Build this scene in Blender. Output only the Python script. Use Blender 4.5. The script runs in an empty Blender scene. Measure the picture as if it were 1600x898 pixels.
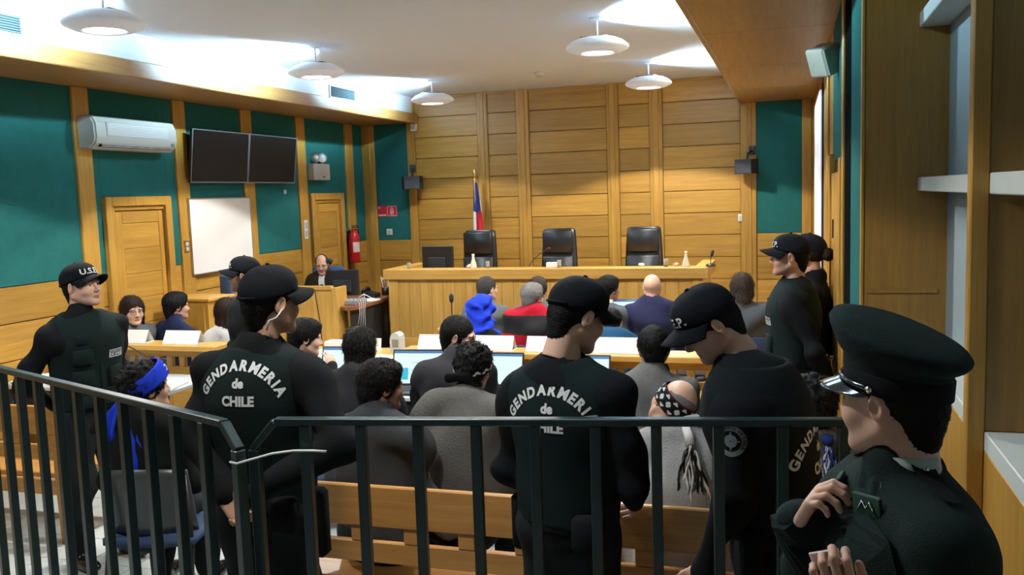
import bpy, math, random
import numpy as np
from mathutils import Vector, Matrix, Euler
from mathutils.bvhtree import BVHTree
random.seed(7); np.random.seed(7)
SC = bpy.context.scene
COL = SC.collection
PI = math.pi
def R(d): return math.radians(d)

# ---------------------------------------------------------------- camera
cam_d = bpy.data.cameras.new('camera'); cam_d.sensor_width = 36.0; cam_d.lens = 1400.0/1600.0*36.0
cam_d.clip_start = 0.05; cam_d.clip_end = 100
cam = bpy.data.objects.new('camera', cam_d); COL.objects.link(cam)
def cam_matrix(yaw, pitch, roll, loc):
    y, p, r = R(yaw), R(pitch), R(roll)
    f = Vector((-math.sin(y)*math.cos(p), math.cos(y)*math.cos(p), -math.sin(p)))
    rt = Vector((math.cos(y), math.sin(y), 0)); up = rt.cross(f)
    r2 = rt*math.cos(r)+up*math.sin(r); u2 = -rt*math.sin(r)+up*math.cos(r)
    m = Matrix((r2, u2, -f)).transposed().to_4x4(); m.translation = loc
    return m
cam.matrix_world = cam_matrix(17.43, 5.925, -1.906, Vector((0, 0, 2.1)))
SC.camera = cam
# ---------------------------------------------------------------- world, exposure
w = bpy.data.worlds.new('world'); SC.world = w; w.use_nodes = True
w.node_tree.nodes['Background'].inputs[0].default_value = (0.75, 0.85, 1.0, 1)
w.node_tree.nodes['Background'].inputs[1].default_value = 0.045
SC.view_settings.view_transform = 'Standard'; SC.view_settings.look = 'None'
SC.view_settings.gamma = 1.0; SC.view_settings.exposure = 0.0
SC.view_settings.use_curve_mapping = False
LAMP_DOWN = 315.0      # watts of each ceiling lamp, downward
LAMP_UP = 118.0         # watts of each ceiling lamp, upward and outward

# ---------------------------------------------------------------- mesh helpers
def link(o, parent=None):
    COL.objects.link(o)
    if parent is not None: o.parent = parent
    return o
def tag(o, label=None, cat=None, group=None, kind=None):
    if label: o['label'] = label
    if cat: o['category'] = cat
    if group: o['group'] = group
    if kind: o['kind'] = kind
    return o
def empty(name, loc=(0, 0, 0), rz=0.0, parent=None):
    o = bpy.data.objects.new(name, None); o.empty_display_size = 0.1
    o.location = loc; o.rotation_euler = (0, 0, rz)
    return link(o, parent)
def thing(name, label, cat, loc=(0, 0, 0), rz=0.0, group=None):
    return tag(empty(name, loc, rz), label, cat, group)
def raw(name, v, f, mat, parent=None, smooth=False, loc=None, rz=None):
    me = bpy.data.meshes.new(name)
    me.from_pydata([tuple(p) for p in v], [], [tuple(q) for q in f])
    if mat is not None: me.materials.append(mat)
    if smooth:
        me.polygons.foreach_set('use_smooth', [True]*len(me.polygons))
    me.update()
    o = bpy.data.objects.new(name, me)
    if loc is not None: o.location = loc
    if rz is not None: o.rotation_euler = (0, 0, rz)
    return link(o, parent)
def inst(name, src, parent=None, loc=(0, 0, 0), rot=(0, 0, 0), scale=(1, 1, 1)):
    o = bpy.data.objects.new(name, src.data); o.location = loc; o.rotation_euler = rot; o.scale = scale
    return link(o, parent)
def copy_tree(o, parent=None):
    c = o.copy(); link(c, parent)
    for ch in list(o.children): copy_tree(ch, c)
    return c
class MB:
    def __init__(s): s.v = []; s.f = []
    def add(s, v, f, M=None):
        n = len(s.v)
        for p in v: s.v.append(tuple(M @ Vector(p)) if M is not None else tuple(p))
        for q in f: s.f.append(tuple(i+n for i in q))
        return s
    def box(s, lo, hi, b=0.004, M=None):
        c = [(lo[i]+hi[i])/2 for i in range(3)]; h = [abs(hi[i]-lo[i])/2 for i in range(3)]
        b = min(b, min(h)*0.45)
        v = []; idx = {}
        for ax in range(3):
            for sx in (-1, 1):
                for sy in (-1, 1):
                    for sz in (-1, 1):
                        sg = (sx, sy, sz)
                        p = [c[i]+sg[i]*(h[i] if i == ax else h[i]-b) for i in range(3)]
                        idx[(ax, sg)] = len(v); v.append(p)
        f = []
        def quad(a): f.append(tuple(a))
        for ax in range(3):
            o1, o2 = (ax+1) % 3, (ax+2) % 3
            for sg in (-1, 1):
                loop = []
                for (a, b_) in ((-1, -1), (1, -1), (1, 1), (-1, 1)):
                    g = [0, 0, 0]; g[ax] = sg; g[o1] = a; g[o2] = b_
                    loop.append(idx[(ax, tuple(g))])
                f.append(tuple(loop if sg > 0 else loop[::-1]))
        for ax in range(3):           # edges along ax
            o1, o2 = (ax+1) % 3, (ax+2) % 3
            for a in (-1, 1):
                for b_ in (-1, 1):
                    g0 = [0, 0, 0]; g0[ax] = -1; g0[o1] = a; g0[o2] = b_
                    g1 = list(g0); g1[ax] = 1
                    g0, g1 = tuple(g0), tuple(g1)
                    q = (idx[(o1, g0)], idx[(o1, g1)], idx[(o2, g1)], idx[(o2, g0)])
                    f.append(q if a*b_ < 0 else q[::-1])
        for sx in (-1, 1):
            for sy in (-1, 1):
                for sz in (-1, 1):
                    g = (sx, sy, sz); t = (idx[(0, g)], idx[(1, g)], idx[(2, g)])
                    f.append(t if sx*sy*sz > 0 else t[::-1])
        return s.add(v, f, M)
    def tube(s, pts, r, n=8, cap=True, M=None):
        pts = [Vector(p) for p in pts]; m = len(pts)
        rr = r if isinstance(r, (list, tuple)) else [r]*m
        v = []; f = []
        t0 = (pts[1]-pts[0]).normalized()
        up = Vector((0, 0, 1)) if abs(t0.z) < 0.9 else Vector((1, 0, 0))
        a = t0.cross(up).normalized()
        for i, p in enumerate(pts):
            t = (pts[min(i+1, m-1)]-pts[max(i-1, 0)]).normalized()
            a = (a - t*a.dot(t)).normalized(); b = t.cross(a)
            for k in range(n):
                an = 2*PI*k/n
                v.append(p+a*(rr[i]*math.cos(an))+b*(rr[i]*math.sin(an)))
        for i in range(m-1):
            for k in range(n):
                k2 = (k+1) % n
                f.append((i*n+k, i*n+k2, (i+1)*n+k2, (i+1)*n+k))
        if cap:
            f.append(tuple(range(n))[::-1]); f.append(tuple((m-1)*n+k for k in range(n)))
        return s.add(v, f, M)
    def lathe(s, prof, n=24, M=None, sx=1.0, sy=1.0):
        v = []; f = []; m = len(prof)
        for (r, z) in prof:
            for k in range(n):
                a = 2*PI*k/n; v.append((r*sx*math.cos(a), r*sy*math.sin(a), z))
        for i in range(m-1):
            for k in range(n):
                k2 = (k+1) % n
                f.append((i*n+k, i*n+k2, (i+1)*n+k2, (i+1)*n+k))
        if prof[0][0] > 1e-6: f.append(tuple(range(n))[::-1])
        if prof[-1][0] > 1e-6: f.append(tuple((m-1)*n+k for k in range(n)))
        return s.add(v, f, M)
    def prism(s, poly, z0, z1, M=None):
        n = len(poly); v = [(x, y, z0) for x, y in poly]+[(x, y, z1) for x, y in poly]
        f = [tuple(range(n))[::-1], tuple(range(n, 2*n))]
        for i in range(n):
            j = (i+1) % n; f.append((i, j, n+j, n+i))
        return s.add(v, f, M)
    def grid(s, P, thick=None):
        """P[i][j] points; optional solid thickness vector"""
        a, b = len(P), len(P[0]); v = [q for row in P for q in row]; f = []
        for i in range(a-1):
            for j in range(b-1):
                f.append((i*b+j, (i+1)*b+j, (i+1)*b+j+1, i*b+j+1))
        if thick is not None:
            n = a*b; v += [tuple(Vector(q)+Vector(thick)) for q in v[:n]]
            f += [tuple(n+i for i in q[::-1]) for q in list(f)]
            rim = [(0, j) for j in range(b)]+[(i, b-1) for i in range(1, a)]+[(a-1, j) for j in range(b-2, -1, -1)]+[(i, 0) for i in range(a-2, 0, -1)]
            for t in range(len(rim)):
                p = rim[t]; q = rim[(t+1) % len(rim)]
                i0, i1 = p[0]*b+p[1], q[0]*b+q[1]
                f.append((i0, i1, n+i1, n+i0))
        return s.add(v, f)
    def build(s, name, mat, parent=None, smooth=False, loc=None, rz=None):
        return raw(name, s.v, s.f, mat, parent, smooth, loc, rz)
def box(name, lo, hi, mat, parent=None, b=0.004): return MB().box(lo, hi, b).build(name, mat, parent)

# ---------------------------------------------------------------- materials
def lin(r, g, b):
    def c(u):
        u /= 255.0
        return u/12.92 if u <= 0.04045 else ((u+0.055)/1.055)**2.4
    return (c(r), c(g), c(b), 1.0)
MATS = {}
def base_mat(name):
    m = bpy.data.materials.new(name); m.use_nodes = True
    nt = m.node_tree; bs = nt.nodes['Principled BSDF']
    return m, nt, bs
def plain(name, col, rough=0.5, metal=0.0, spec=0.5, bump=0.0, bscale=200.0, vary=0.0, trans=0.0, emit=None, estr=0.0, coat=0.0, sub=0.0):
    if name in MATS: return MATS[name]
    m, nt, bs = base_mat(name); N = nt.nodes; L = nt.links
    c = col if len(col) == 4 else (*col, 1)
    bs.inputs['Base Color'].default_value = c
    bs.inputs['Roughness'].default_value = rough; bs.inputs['Metallic'].default_value = metal
    bs.inputs['Specular IOR Level'].default_value = spec
    if coat: bs.inputs['Coat Weight'].default_value = coat
    if trans: bs.inputs['Transmission Weight'].default_value = trans; bs.inputs['IOR'].default_value = 1.33
    if sub: bs.inputs['Subsurface Weight'].default_value = sub; bs.inputs['Subsurface Radius'].default_value = (0.01, 0.004, 0.002)
    if emit: bs.inputs['Emission Color'].default_value = (*emit[:3], 1); bs.inputs['Emission Strength'].default_value = estr
    tc = N.new('ShaderNodeTexCoord')
    nz = N.new('ShaderNodeTexNoise'); nz.inputs['Scale'].default_value = bscale; nz.inputs['Detail'].default_value = 3
    L.new(tc.outputs['Object'], nz.inputs['Vector'])
    if vary:
        n2 = N.new('ShaderNodeTexNoise'); n2.inputs['Scale'].default_value = max(3.0, bscale*0.08); n2.inputs['Detail'].default_value = 4
        L.new(tc.outputs['Object'], n2.inputs['Vector'])
        mx = N.new('ShaderNodeMix'); mx.data_type = 'RGBA'
        mx.inputs[6].default_value = tuple(max(0, u*(1-vary)) for u in c[:3])+(1,)
        mx.inputs[7].default_value = tuple(min(1, u*(1+vary)) for u in c[:3])+(1,)
        L.new(n2.outputs['Fac'], mx.inputs[0]); L.new(mx.outputs[2], bs.inputs['Base Color'])
    if bump:
        bp = N.new('ShaderNodeBump'); bp.inputs['Strength'].default_value = bump; bp.inputs['Distance'].default_value = 0.004
        L.new(nz.outputs['Fac'], bp.inputs['Height']); L.new(bp.outputs['Normal'], bs.inputs['Normal'])
    MATS[name] = m
    return m
def wood(name, c0, c1, axis=0, rough=0.38, tint=0.22, scale=1.0):
    m, nt, bs = base_mat(name); N = nt.nodes; L = nt.links
    tc = N.new('ShaderNodeTexCoord'); oi = N.new('ShaderNodeObjectInfo')
    mp = N.new('ShaderNodeMapping'); sc = [16.0*scale]*3; sc[axis] = 0.9*scale
    mp.inputs['Scale'].default_value = sc
    add = N.new('ShaderNodeVectorMath'); add.operation = 'MULTIPLY_ADD'
    add.inputs[1].default_value = (37, 53, 71)
    L.new(oi.outputs['Random'], add.inputs[0]); L.new(tc.outputs['Object'], add.inputs[2])
    L.new(add.outputs[0], mp.inputs['Vector'])
    n1 = N.new('ShaderNodeTexNoise'); n1.inputs['Scale'].default_value = 1.6; n1.inputs['Detail'].default_value = 5; n1.inputs['Distortion'].default_value = 0.6
    n2 = N.new('ShaderNodeTexNoise'); n2.inputs['Scale'].default_value = 7.0; n2.inputs['Detail'].default_value = 3
    L.new(mp.outputs[0], n1.inputs['Vector']); L.new(mp.outputs[0], n2.inputs['Vector'])
    cr = N.new('ShaderNodeValToRGB'); cr.color_ramp.elements[0].position = 0.3; cr.color_ramp.elements[1].position = 0.7
    cr.color_ramp.elements[0].color = (*c1, 1); cr.color_ramp.elements[1].color = (*c0, 1)
    L.new(n1.outputs['Fac'], cr.inputs[0])
    hv = N.new('ShaderNodeHueSaturation')
    mr = N.new('ShaderNodeMapRange'); mr.inputs[3].default_value = 1-tint; mr.inputs[4].default_value = 1+tint*0.6
    L.new(oi.outputs['Random'], mr.inputs[0]); L.new(mr.outputs[0], hv.inputs['Value'])
    mx = N.new('ShaderNodeMix'); mx.data_type = 'RGBA'; mx.blend_type = 'MULTIPLY'; mx.inputs[0].default_value = 0.35
    L.new(cr.outputs[0], mx.inputs[6]); L.new(n2.outputs['Fac'], mx.inputs[7])
    gm = N.new('ShaderNodeMix'); gm.data_type = 'RGBA'; gm.blend_type = 'MULTIPLY'; gm.inputs[0].default_value = 0.0
    L.new(mx.outputs[2], hv.inputs['Color']); L.new(hv.outputs[0], bs.inputs['Base Color'])
    bs.inputs['Roughness'].default_value = rough
    bp = N.new('ShaderNodeBump'); bp.inputs['Strength'].default_value = 0.12; bp.inputs['Distance'].default_value = 0.003
    L.new(n1.outputs['Fac'], bp.inputs['Height']); L.new(bp.outputs['Normal'], bs.inputs['Normal'])
    MATS[name] = m
    return m
WC0, WC1 = (0.63, 0.345, 0.062), (0.47, 0.235, 0.04)
wood_x = wood('oak_along_x', WC0, WC1, 0)
wood_y = wood('oak_along_y', WC0, WC1, 1)
wood_z = wood('oak_along_z', WC0, WC1, 2, tint=0.12)
wood_bench = wood('bench_oak', (0.60, 0.29, 0.07), (0.46, 0.2, 0.045), 0, tint=0.1)
wood_desk = wood('desk_oak', (0.72, 0.42, 0.10), (0.58, 0.31, 0.065), 0, tint=0.08)
wood_desk_z = wood('desk_oak_upright', (0.72, 0.42, 0.10), (0.58, 0.31, 0.065), 2, tint=0.08)
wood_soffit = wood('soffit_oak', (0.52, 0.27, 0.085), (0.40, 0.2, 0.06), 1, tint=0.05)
wood_dark = wood('brown_panel_wood', (0.46, 0.24, 0.05), (0.36, 0.18, 0.035), 2, tint=0.05)
teal = plain('teal_acoustic_fabric', (0.020, 0.120, 0.108, 1), 0.95, spec=0.1, bump=0.6, bscale=160, vary=0.12)
white_paint = plain('white_ceiling_paint', (0.72, 0.755, 0.83, 1), 0.9, spec=0.2, bump=0.05, bscale=90, vary=0.015)
white_plastic = plain('white_plastic', (0.75, 0.75, 0.74, 1), 0.4)
white_paper = plain('white_paper', (0.82, 0.82, 0.80, 1), 0.8, spec=0.2)
white_lam = plain('white_laminate', (0.62, 0.68, 0.66, 1), 0.45, vary=0.03)
grey_lam = plain('grey_laminate', (0.27, 0.34, 0.36, 1), 0.6, vary=0.04)
black_pl = plain('black_plastic', (0.012, 0.012, 0.013, 1), 0.4)
black_rub = plain('black_matt', (0.015, 0.015, 0.016, 1), 0.7)
grey_pl = plain('grey_plastic', (0.22, 0.23, 0.24, 1), 0.45)
lightgrey_pl = plain('light_grey_plastic', (0.5, 0.51, 0.5, 1), 0.45)
metal_grey = plain('grey_metal', (0.5, 0.5, 0.5, 1), 0.3, metal=0.9)
chrome = plain('chrome', (0.8, 0.8, 0.8, 1), 0.12, metal=1.0)
brass = plain('brass', (0.7, 0.5, 0.2, 1), 0.3, metal=1.0)
rail_paint = plain('dark_green_gloss_paint', (0.014, 0.031, 0.031, 1), 0.35, bump=0.08, bscale=60, vary=0.15)
leather = plain('black_leather', (0.012, 0.012, 0.014, 1), 0.35, bump=0.15, bscale=140)
red_paint = plain('red_gloss', (0.45, 0.01, 0.015, 1), 0.3)
glass = plain('clear_glass', (0.95, 0.97, 0.97, 1), 0.03, trans=1.0)

# ---------------------------------------------------------------- the room
XL, XR, YB, ZC, ZS = -6.0, 0.29, 12.0, 3.52, 3.16
YF = -3.0
# floor tiles
def tile_mat():
    m, nt, bs = base_mat('white_floor_tile'); N = nt.nodes; L = nt.links
    tc = N.new('ShaderNodeTexCoord'); oi = N.new('ShaderNodeObjectInfo')
    nz = N.new('ShaderNodeTexNoise'); nz.inputs['Scale'].default_value = 9; nz.inputs['Detail'].default_value = 5
    L.new(tc.outputs['Object'], nz.inputs['Vector'])
    mx = N.new('ShaderNodeMix'); mx.data_type = 'RGBA'
    mx.inputs[6].default_value = (0.44, 0.48, 0.47, 1); mx.inputs[7].default_value = (0.55, 0.59, 0.58, 1)
    L.new(nz.outputs['Fac'], mx.inputs[0]); L.new(mx.outputs[2], bs.inputs['Base Color'])
    bs.inputs['Roughness'].default_value = 0.22
    return m
tile_m = tile_mat()
grout_m = plain('grey_grout', (0.18, 0.18, 0.17, 1), 0.9, vary=0.1)
floor = tag(box('floor', (XL-0.2, YF, -0.1), (1.2, YB+0.2, -0.004), grout_m, b=0.001), 'white ceramic tiled floor with grey joints', kind='structure')
T = 0.33; g = 0.006
t0 = MB().box((0, 0, -0.008), (T-g, T-g, 0.0), 0.0015).build('floor_tile', tile_m, floor)
first = True; rest = MB()
for ix in range(19):
    for iy in range(36):
        x = XL+ix*T; y = 0.2+iy*T
        if not (2.6 < y < 6.2 and x < -1.5):
            rest.box((x, y, -0.008), (x+T-g, y+T-g, 0), 0.0015); continue
        if first: t0.location = (x, y, 0); first = False
        else: inst('floor_tile', t0, floor, (x, y, 0))
tag(rest.build('floor_tile_field', tile_m, floor), kind='stuff')
# ceiling
ceil = tag(box('ceiling', (XL-0.2, YF, ZC), (1.3, YB+0.2, ZC+0.1), white_paint, b=0.001), 'flat white painted courtroom ceiling', kind='structure')
# walls (backing)
backing = plain('wall_backing', (0.09, 0.05, 0.02, 1), 0.9)
wl = tag(box('wall_left', (XL-0.15, YF, 0), (XL, YB+0.15, ZC), backing, b=0.001), 'left wall of teal acoustic panels between oak posts', kind='structure')
wb = tag(box('wall_back', (XL, YB, 0), (1.3, YB+0.15, ZC), backing, b=0.001), 'oak plank wall behind the judges bench', kind='structure')
def plank_field(par, axis, a0, a1, z0, z1, wall, mat, rows=0.29, sign=1, jut=0.008):
    """horizontal planks; axis 'x' on back wall (face -Y), axis 'y' on left wall (face +X)"""
    z = z1
    while z > z0+0.02:
        zb = max(z0, z-rows)
        d = 0.022+random.uniform(0, jut)
        if axis == 'x': MB().box((a0+0.003, wall-d, zb+0.0035), (a1-0.003, wall+0.01, z-0.0035), 0.004).build('plank', mat, par)
        elif sign > 0: MB().box((wall-0.01, a0+0.003, zb+0.0035), (wall+d, a1-0.003, z-0.0035), 0.004).build('plank', mat, par)
        else: MB().box((wall-d, a0+0.003, zb+0.0035), (wall+0.01, a1-0.003, z-0.0035), 0.004).build('plank', mat, par)
        z = zb
# back wall: columns between posts
cols = [(-5.14, -4.188), (-4.036, -3.616), (-3.44, -2.36), (-2.20, -1.79), (-1.617, -0.627)]
offs = [0.03, 0.0, 0.05, 0.0, 0.02]
for (a, b), of in zip(cols, offs):
    plank_field(wb, 'x', a, b, 0.3, ZC-of*0+0.0, YB, wood_x, 0.29)
posts = [(-5.26, -5.14), (-4.188, -4.036), (-3.616, -3.44), (-2.36, -2.20), (-1.79, -1.617), (-0.627, -0.43), (0.125, 0.29), (-6.0, -5.78)]
for a, b in posts:
    zt = ZC if a not in (-6.0, 0.125) else ZS
    m0 = MB().box((a, YB-0.05, 0), (b, YB+0.01, zt), 0.006)
    m0.build('post', wood_z, wb)
    if b-a > 0.13: MB().box((a+(b-a)*0.3, YB-0.062, 0), (a+(b-a)*0.7, YB-0.045, zt), 0.006).build('post_batten', wood_z, wb)
for a, b in ((-5.78, -5.26), (-0.43, 0.125)):
    MB().box((a, YB-0.03, 1.5), (b, YB+0.01, ZS), 0.004).build('acoustic_panel', teal, wb)
    plank_field(wb, 'x', a, b, 0.3, 1.5, YB, wood_x, 0.3)
MB().box((XL, YB-0.04, ZC-0.03), (1.0, YB, ZC), 0.004).build('top_moulding', wood_x, wb)
# left wall
lp = [(3.75, 3.95), (5.08, 5.28), (6.41, 6.60), (7.74, 7.93), (8.91, 9.12), (10.10, 10.31), (11.40, 11.62)]
for a, b in lp:
    MB().box((XL-0.01, a, 0), (XL+0.055, b, ZS), 0.006).build('post', wood_z, wl)
bays = [(2.5, 3.75), (3.95, 5.08), (5.28, 6.41), (6.60, 7.74), (7.93, 8.91), (9.12, 10.10), (10.31, 11.40), (11.62, 11.97)]
DOORS = {3: (6.69, 7.60), 6: (10.36, 11.25)}
DZ = 2.2
for i, (a, b) in enumerate(bays):
    segs = [(a, b)]
    if i in DOORS:
        d0, d1 = DOORS[i]; segs = [(a, d0), (d1, b)]
        MB().box((XL-0.01, d0, DZ), (XL+0.03, d1, ZS), 0.003).build('acoustic_panel', teal, wl)
    for s0, s1 in segs:
        if i == 7:
            MB().box((XL-0.01, s0, 1.5), (XL+0.03, s1, ZS), 0.003).build('acoustic_panel', teal, wl)
        else:
            MB().box((XL-0.01, s0, 1.5), (XL+0.03, s1, ZS if i not in DOORS else DZ+0.96), 0.003).build('acoustic_panel', teal, wl)
        plank_field(wl, 'y', s0, s1, 0.0, 1.5, XL, wood_y, 0.3)
# soffits
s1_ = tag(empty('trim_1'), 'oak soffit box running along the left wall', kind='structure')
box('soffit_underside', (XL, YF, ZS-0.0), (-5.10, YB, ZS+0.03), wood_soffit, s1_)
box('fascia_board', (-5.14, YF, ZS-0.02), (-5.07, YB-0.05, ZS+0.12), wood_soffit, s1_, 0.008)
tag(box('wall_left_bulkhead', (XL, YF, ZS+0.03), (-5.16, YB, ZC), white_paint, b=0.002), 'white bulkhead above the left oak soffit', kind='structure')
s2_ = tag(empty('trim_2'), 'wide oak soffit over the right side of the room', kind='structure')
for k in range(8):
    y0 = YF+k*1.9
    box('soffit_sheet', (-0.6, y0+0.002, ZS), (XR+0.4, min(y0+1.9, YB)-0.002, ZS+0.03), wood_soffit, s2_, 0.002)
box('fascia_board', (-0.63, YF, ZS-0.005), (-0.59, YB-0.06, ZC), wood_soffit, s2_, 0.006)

# doors in the left wall
def door(n, a, b, label):
    r = tag(empty('door_%d' % n, (XL, a, 0)), label, kind='structure')
    wd = b-a; fw = 0.09
    for lo, hi in (((0, 0, 0), (0.075, fw, DZ)), ((0, wd-fw, 0), (0.075, wd, DZ)), ((0, fw, DZ-fw), (0.075, wd-fw, DZ))):
        MB().box(lo, hi, 0.006).build('door_frame', wood_z, r)
    for lo, hi in (((0, fw, 0), (0.045, fw+0.05, DZ-fw)), ((0, fw+0.05, DZ-fw-0.04), (0.045, wd-fw, DZ-fw))):
        MB().box(lo, hi, 0.004).build('door_stop', wood_z, r)
    leaf = box('door_leaf', (0.0, fw+0.055, 0.01), (0.02, wd-fw-0.01, DZ-fw-0.045), wood_z, r)
    y0, y1 = fw+0.06, wd-fw-0.012
    MB().box((0.018, y0, 0.02), (0.032, y0+0.09, DZ-fw-0.05), 0.003).build('stile', wood_z, leaf)
    MB().box((0.018, y1-0.06, 0.02), (0.032, y1, DZ-fw-0.05), 0.003).build('stile', wood_z, leaf)
    z = DZ-fw-0.05; k = 0
    MB().box((0.018, y0+0.092, z-0.11), (0.032, y1-0.062, z), 0.003).build('rail', wood_y, leaf); z -= 0.113
    while z > 0.1:
        zb = max(0.02, z-0.24)
        MB().box((0.016, y0+0.092, zb+0.003), (0.026+0.004*(k % 2), y1-0.062, z), 0.004).build('board', wood_y, leaf); z = zb; k += 1
    kb = MB(); kb.lathe([(0.0, 0), (0.027, 0), (0.027, 0.006), (0.01, 0.01), (0.01, 0.04), (0.024, 0.05), (0.027, 0.062), (0.02, 0.075), (0, 0.078)], 16, Matrix.Translation((0.03, y1-0.05, 1.05)) @ Matrix.Rotation(PI/2, 4, 'Y'))
    kb.build('door_knob', chrome, r, True)
    for hz in (0.35, 1.75): MB().tube([(0.034, y0-0.004, hz), (0.034, y0-0.004, hz+0.1)], 0.008).build('hinge', brass, r)
    return r
door(1, *DOORS[3], 'closed oak plank door left of the whiteboard')
door(2, *DOORS[6], 'closed oak plank door under the emergency light')

# right wall (X = XR) from the back corner to the bookcase
wr = tag(box('wall_right', (XR, 4.05, 0), (XR+0.3, YB, ZS), backing, b=0.001), 'right wall with oak posts, teal panel and tall window', kind='structure')
def rpost(y0, y1, mat, d, name, z0=0, z1=ZS, b=0.004): return MB().box((XR-d, y0, z0), (XR+0.01, y1, z1), b).build(name, mat, wr)
oldglass = plain('dim_window_glass', (0.5, 0.55, 0.6, 1), 0.15)
rpost(10.6, 11.93, wood_z, 0.02, 'post'); rpost(9.2, 10.6, wood_dark, 0.01, 'post')
rpost(8.55, 9.2, black_rub, 0.012, 'window_reveal')
rpost(7.3, 7.55, wood_z, 0.03, 'post'); rpost(6.75, 7.3, wood_dark, 0.012, 'post'); 
rpost(7.55, 8.55, wood_z, 0.015, 'post')
rpost(5.5, 5.62, wood_z, 0.03, 'door_frame', 0, DZ+0.05); rpost(5.35, 5.5, wood_z, 0.02, 'post')
rpost(4.68, 5.35, plain('dead_black', (0.006, 0.007, 0.006, 1), 1.0, spec=0.0), 0.008, 'panel_recess'); rpost(4.04, 4.68, teal, 0.015, 'acoustic_panel', 0.3)
rpost(5.62, 6.75, teal, 0.01, 'acoustic_panel', DZ+0.05)
d3 = tag(empty('door_3', (XR, 5.62, 0)), 'narrow-looking oak door in the right wall seen edge on', kind='structure')
box('door_leaf', (-0.03, 0, 0.01), (0.0, 0.9, DZ-0.03), wood_z, d3); box('door_frame', (-0.045, 0.9, 0), (0.0, 1.1, DZ+0.1), wood_z, d3)
for hz in (0.4, 1.75): MB().tube([(-0.034, 0.55, hz), (-0.034, 0.55, hz+0.12)], 0.006).build('hinge', black_pl, d3)
MB().lathe([(0, 0), (0.02, 0.0), (0.012, 0.02), (0.012, 0.04), (0.024, 0.05), (0, 0.07)], 12, Matrix.Translation((-0.03, 0.25, 1.02)) @ Matrix.Rotation(-PI/2, 4, 'Y')).build('door_knob', chrome, d3, True)
# tall narrow window with a pale blind on the far right wall
w1 = tag(empty('window_1', (XR-0.03, 8.62, 0)), 'tall narrow window with white blind beside the back corner', kind='structure')
box('window_frame', (0.0, 0.0, 0.9), (0.03, 0.06, 3.0), black_rub, w1); box('window_frame', (0.0, 1.9, 0.9), (0.03, 1.96, 3.0), black_rub, w1)
blind_m = plain('white_blind_backlit', (0.85, 0.85, 0.86, 1), 0.8, emit=(0.9, 0.92, 1.0), estr=0.55)
bl = MB()
for k in range(22):
    y = 0.08+k*0.083
    bl = MB().box((-0.012-0.006*(k % 2), y, 0.95), (0.0, y+0.078, 2.95), 0.002); bl.build('blind_slat', blind_m, w1)

# ---------------------------------------------------------------- lettering
def text_geo(s, size=1.0, bold=0.0):
    cu = bpy.data.curves.new('lettering', 'FONT'); cu.body = s; cu.size = size; cu.align_x = 'CENTER'; cu.resolution_u = 3
    cu.offset = bold
    o = bpy.data.objects.new('lettering', cu); COL.objects.link(o)
    dg = bpy.context.evaluated_depsgraph_get(); oe = o.evaluated_get(dg); me = oe.to_mesh()
    me.calc_loop_triangles()
    v = [tuple(p.co) for p in me.vertices]; f = [tuple(t.vertices) for t in me.loop_triangles]
    oe.to_mesh_clear(); bpy.data.objects.remove(o); bpy.data.curves.remove(cu)
    return v, f

# ---------------------------------------------------------------- ceiling lamps
lamp_shell = plain('lamp_shell_white', (0.72, 0.73, 0.76, 1), 0.5, emit=(0.85, 0.88, 1.0), estr=0.16)
lamp_glow = plain('lamp_diffuser_glow', (0.9, 0.9, 0.9, 1), 0.5, emit=(1.0, 0.97, 0.95), estr=9.0)
def ceiling_lamp(x, y, out, label, dim=1.0, dd=1.0):
    r = thing('ceiling_lamp', label, 'ceiling lamp', (x, y, ZC), 0, 'saucer ceiling lamps')
    MB().lathe([(0, 0), (0.06, 0), (0.06, -0.012), (0.03, -0.022), (0, -0.022)], 20).build('canopy', lamp_shell, r, True)
    MB().tube([(0, 0, -0.02), (0, 0, -0.16)], 0.009, 10).build('rod', lamp_shell, r, True)
    prof = [(0.11, -0.165), (0.16, -0.168), (0.215, -0.19), (0.255, -0.222), (0.262, -0.238), (0.252, -0.252), (0.20, -0.275), (0.15, -0.288), (0.135, -0.285), (0.13, -0.262), (0.135, -0.24), (0.11, -0.19), (0.11, -0.165)]
    MB().lathe(prof, 40).build('saucer', lamp_shell, r, True)
    box('ballast_plate', (-0.13, -0.06, -0.166), (0.10, 0.06, -0.150), black_rub, r, 0.003)
    MB().box((-0.115, -0.07, -0.278), (0.115, 0.07, -0.262), 0.006).build('diffuser', lamp_glow, r)
    MB().lathe([(0.0, -0.26), (0.134, -0.26), (0.134, -0.252), (0, -0.252)], 24).build('reflector', lamp_shell, r, True)
    ld = bpy.data.lights.new('lamp_downlight', 'SPOT'); ld.energy = LAMP_DOWN*dim*dd; ld.color = (1.0, 0.955, 0.88); ld.spot_size = R(130 if out > 0 else 123); ld.spot_blend = 0.07; ld.shadow_soft_size = 0.09
    lo = bpy.data.objects.new('lamp_downlight', ld); lo.location = (0, 0, -0.30); link(lo, r)
    lu = bpy.data.lights.new('lamp_uplight', 'AREA'); lu.energy = LAMP_UP*dim; lu.color = (0.50, 0.80, 1.0); lu.spread = R(130); lu.shape = 'RECTANGLE'; lu.size = 0.2; lu.size_y = 0.06
    uo = bpy.data.objects.new('lamp_uplight', lu); uo.location = (out*0.05, 0, -0.125)
    uo.rotation_euler = Vector((out*0.9, 0.0, 0.40)).to_track_quat('-Z', 'Y').to_euler(); link(uo, r)
    return r
ceiling_lamp(-4.24, 4.90, -1, 'saucer ceiling lamp nearest the camera, at the top left')
ceiling_lamp(-4.2, 7.55, -1, 'white saucer ceiling lamp above the left wall television')
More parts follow.
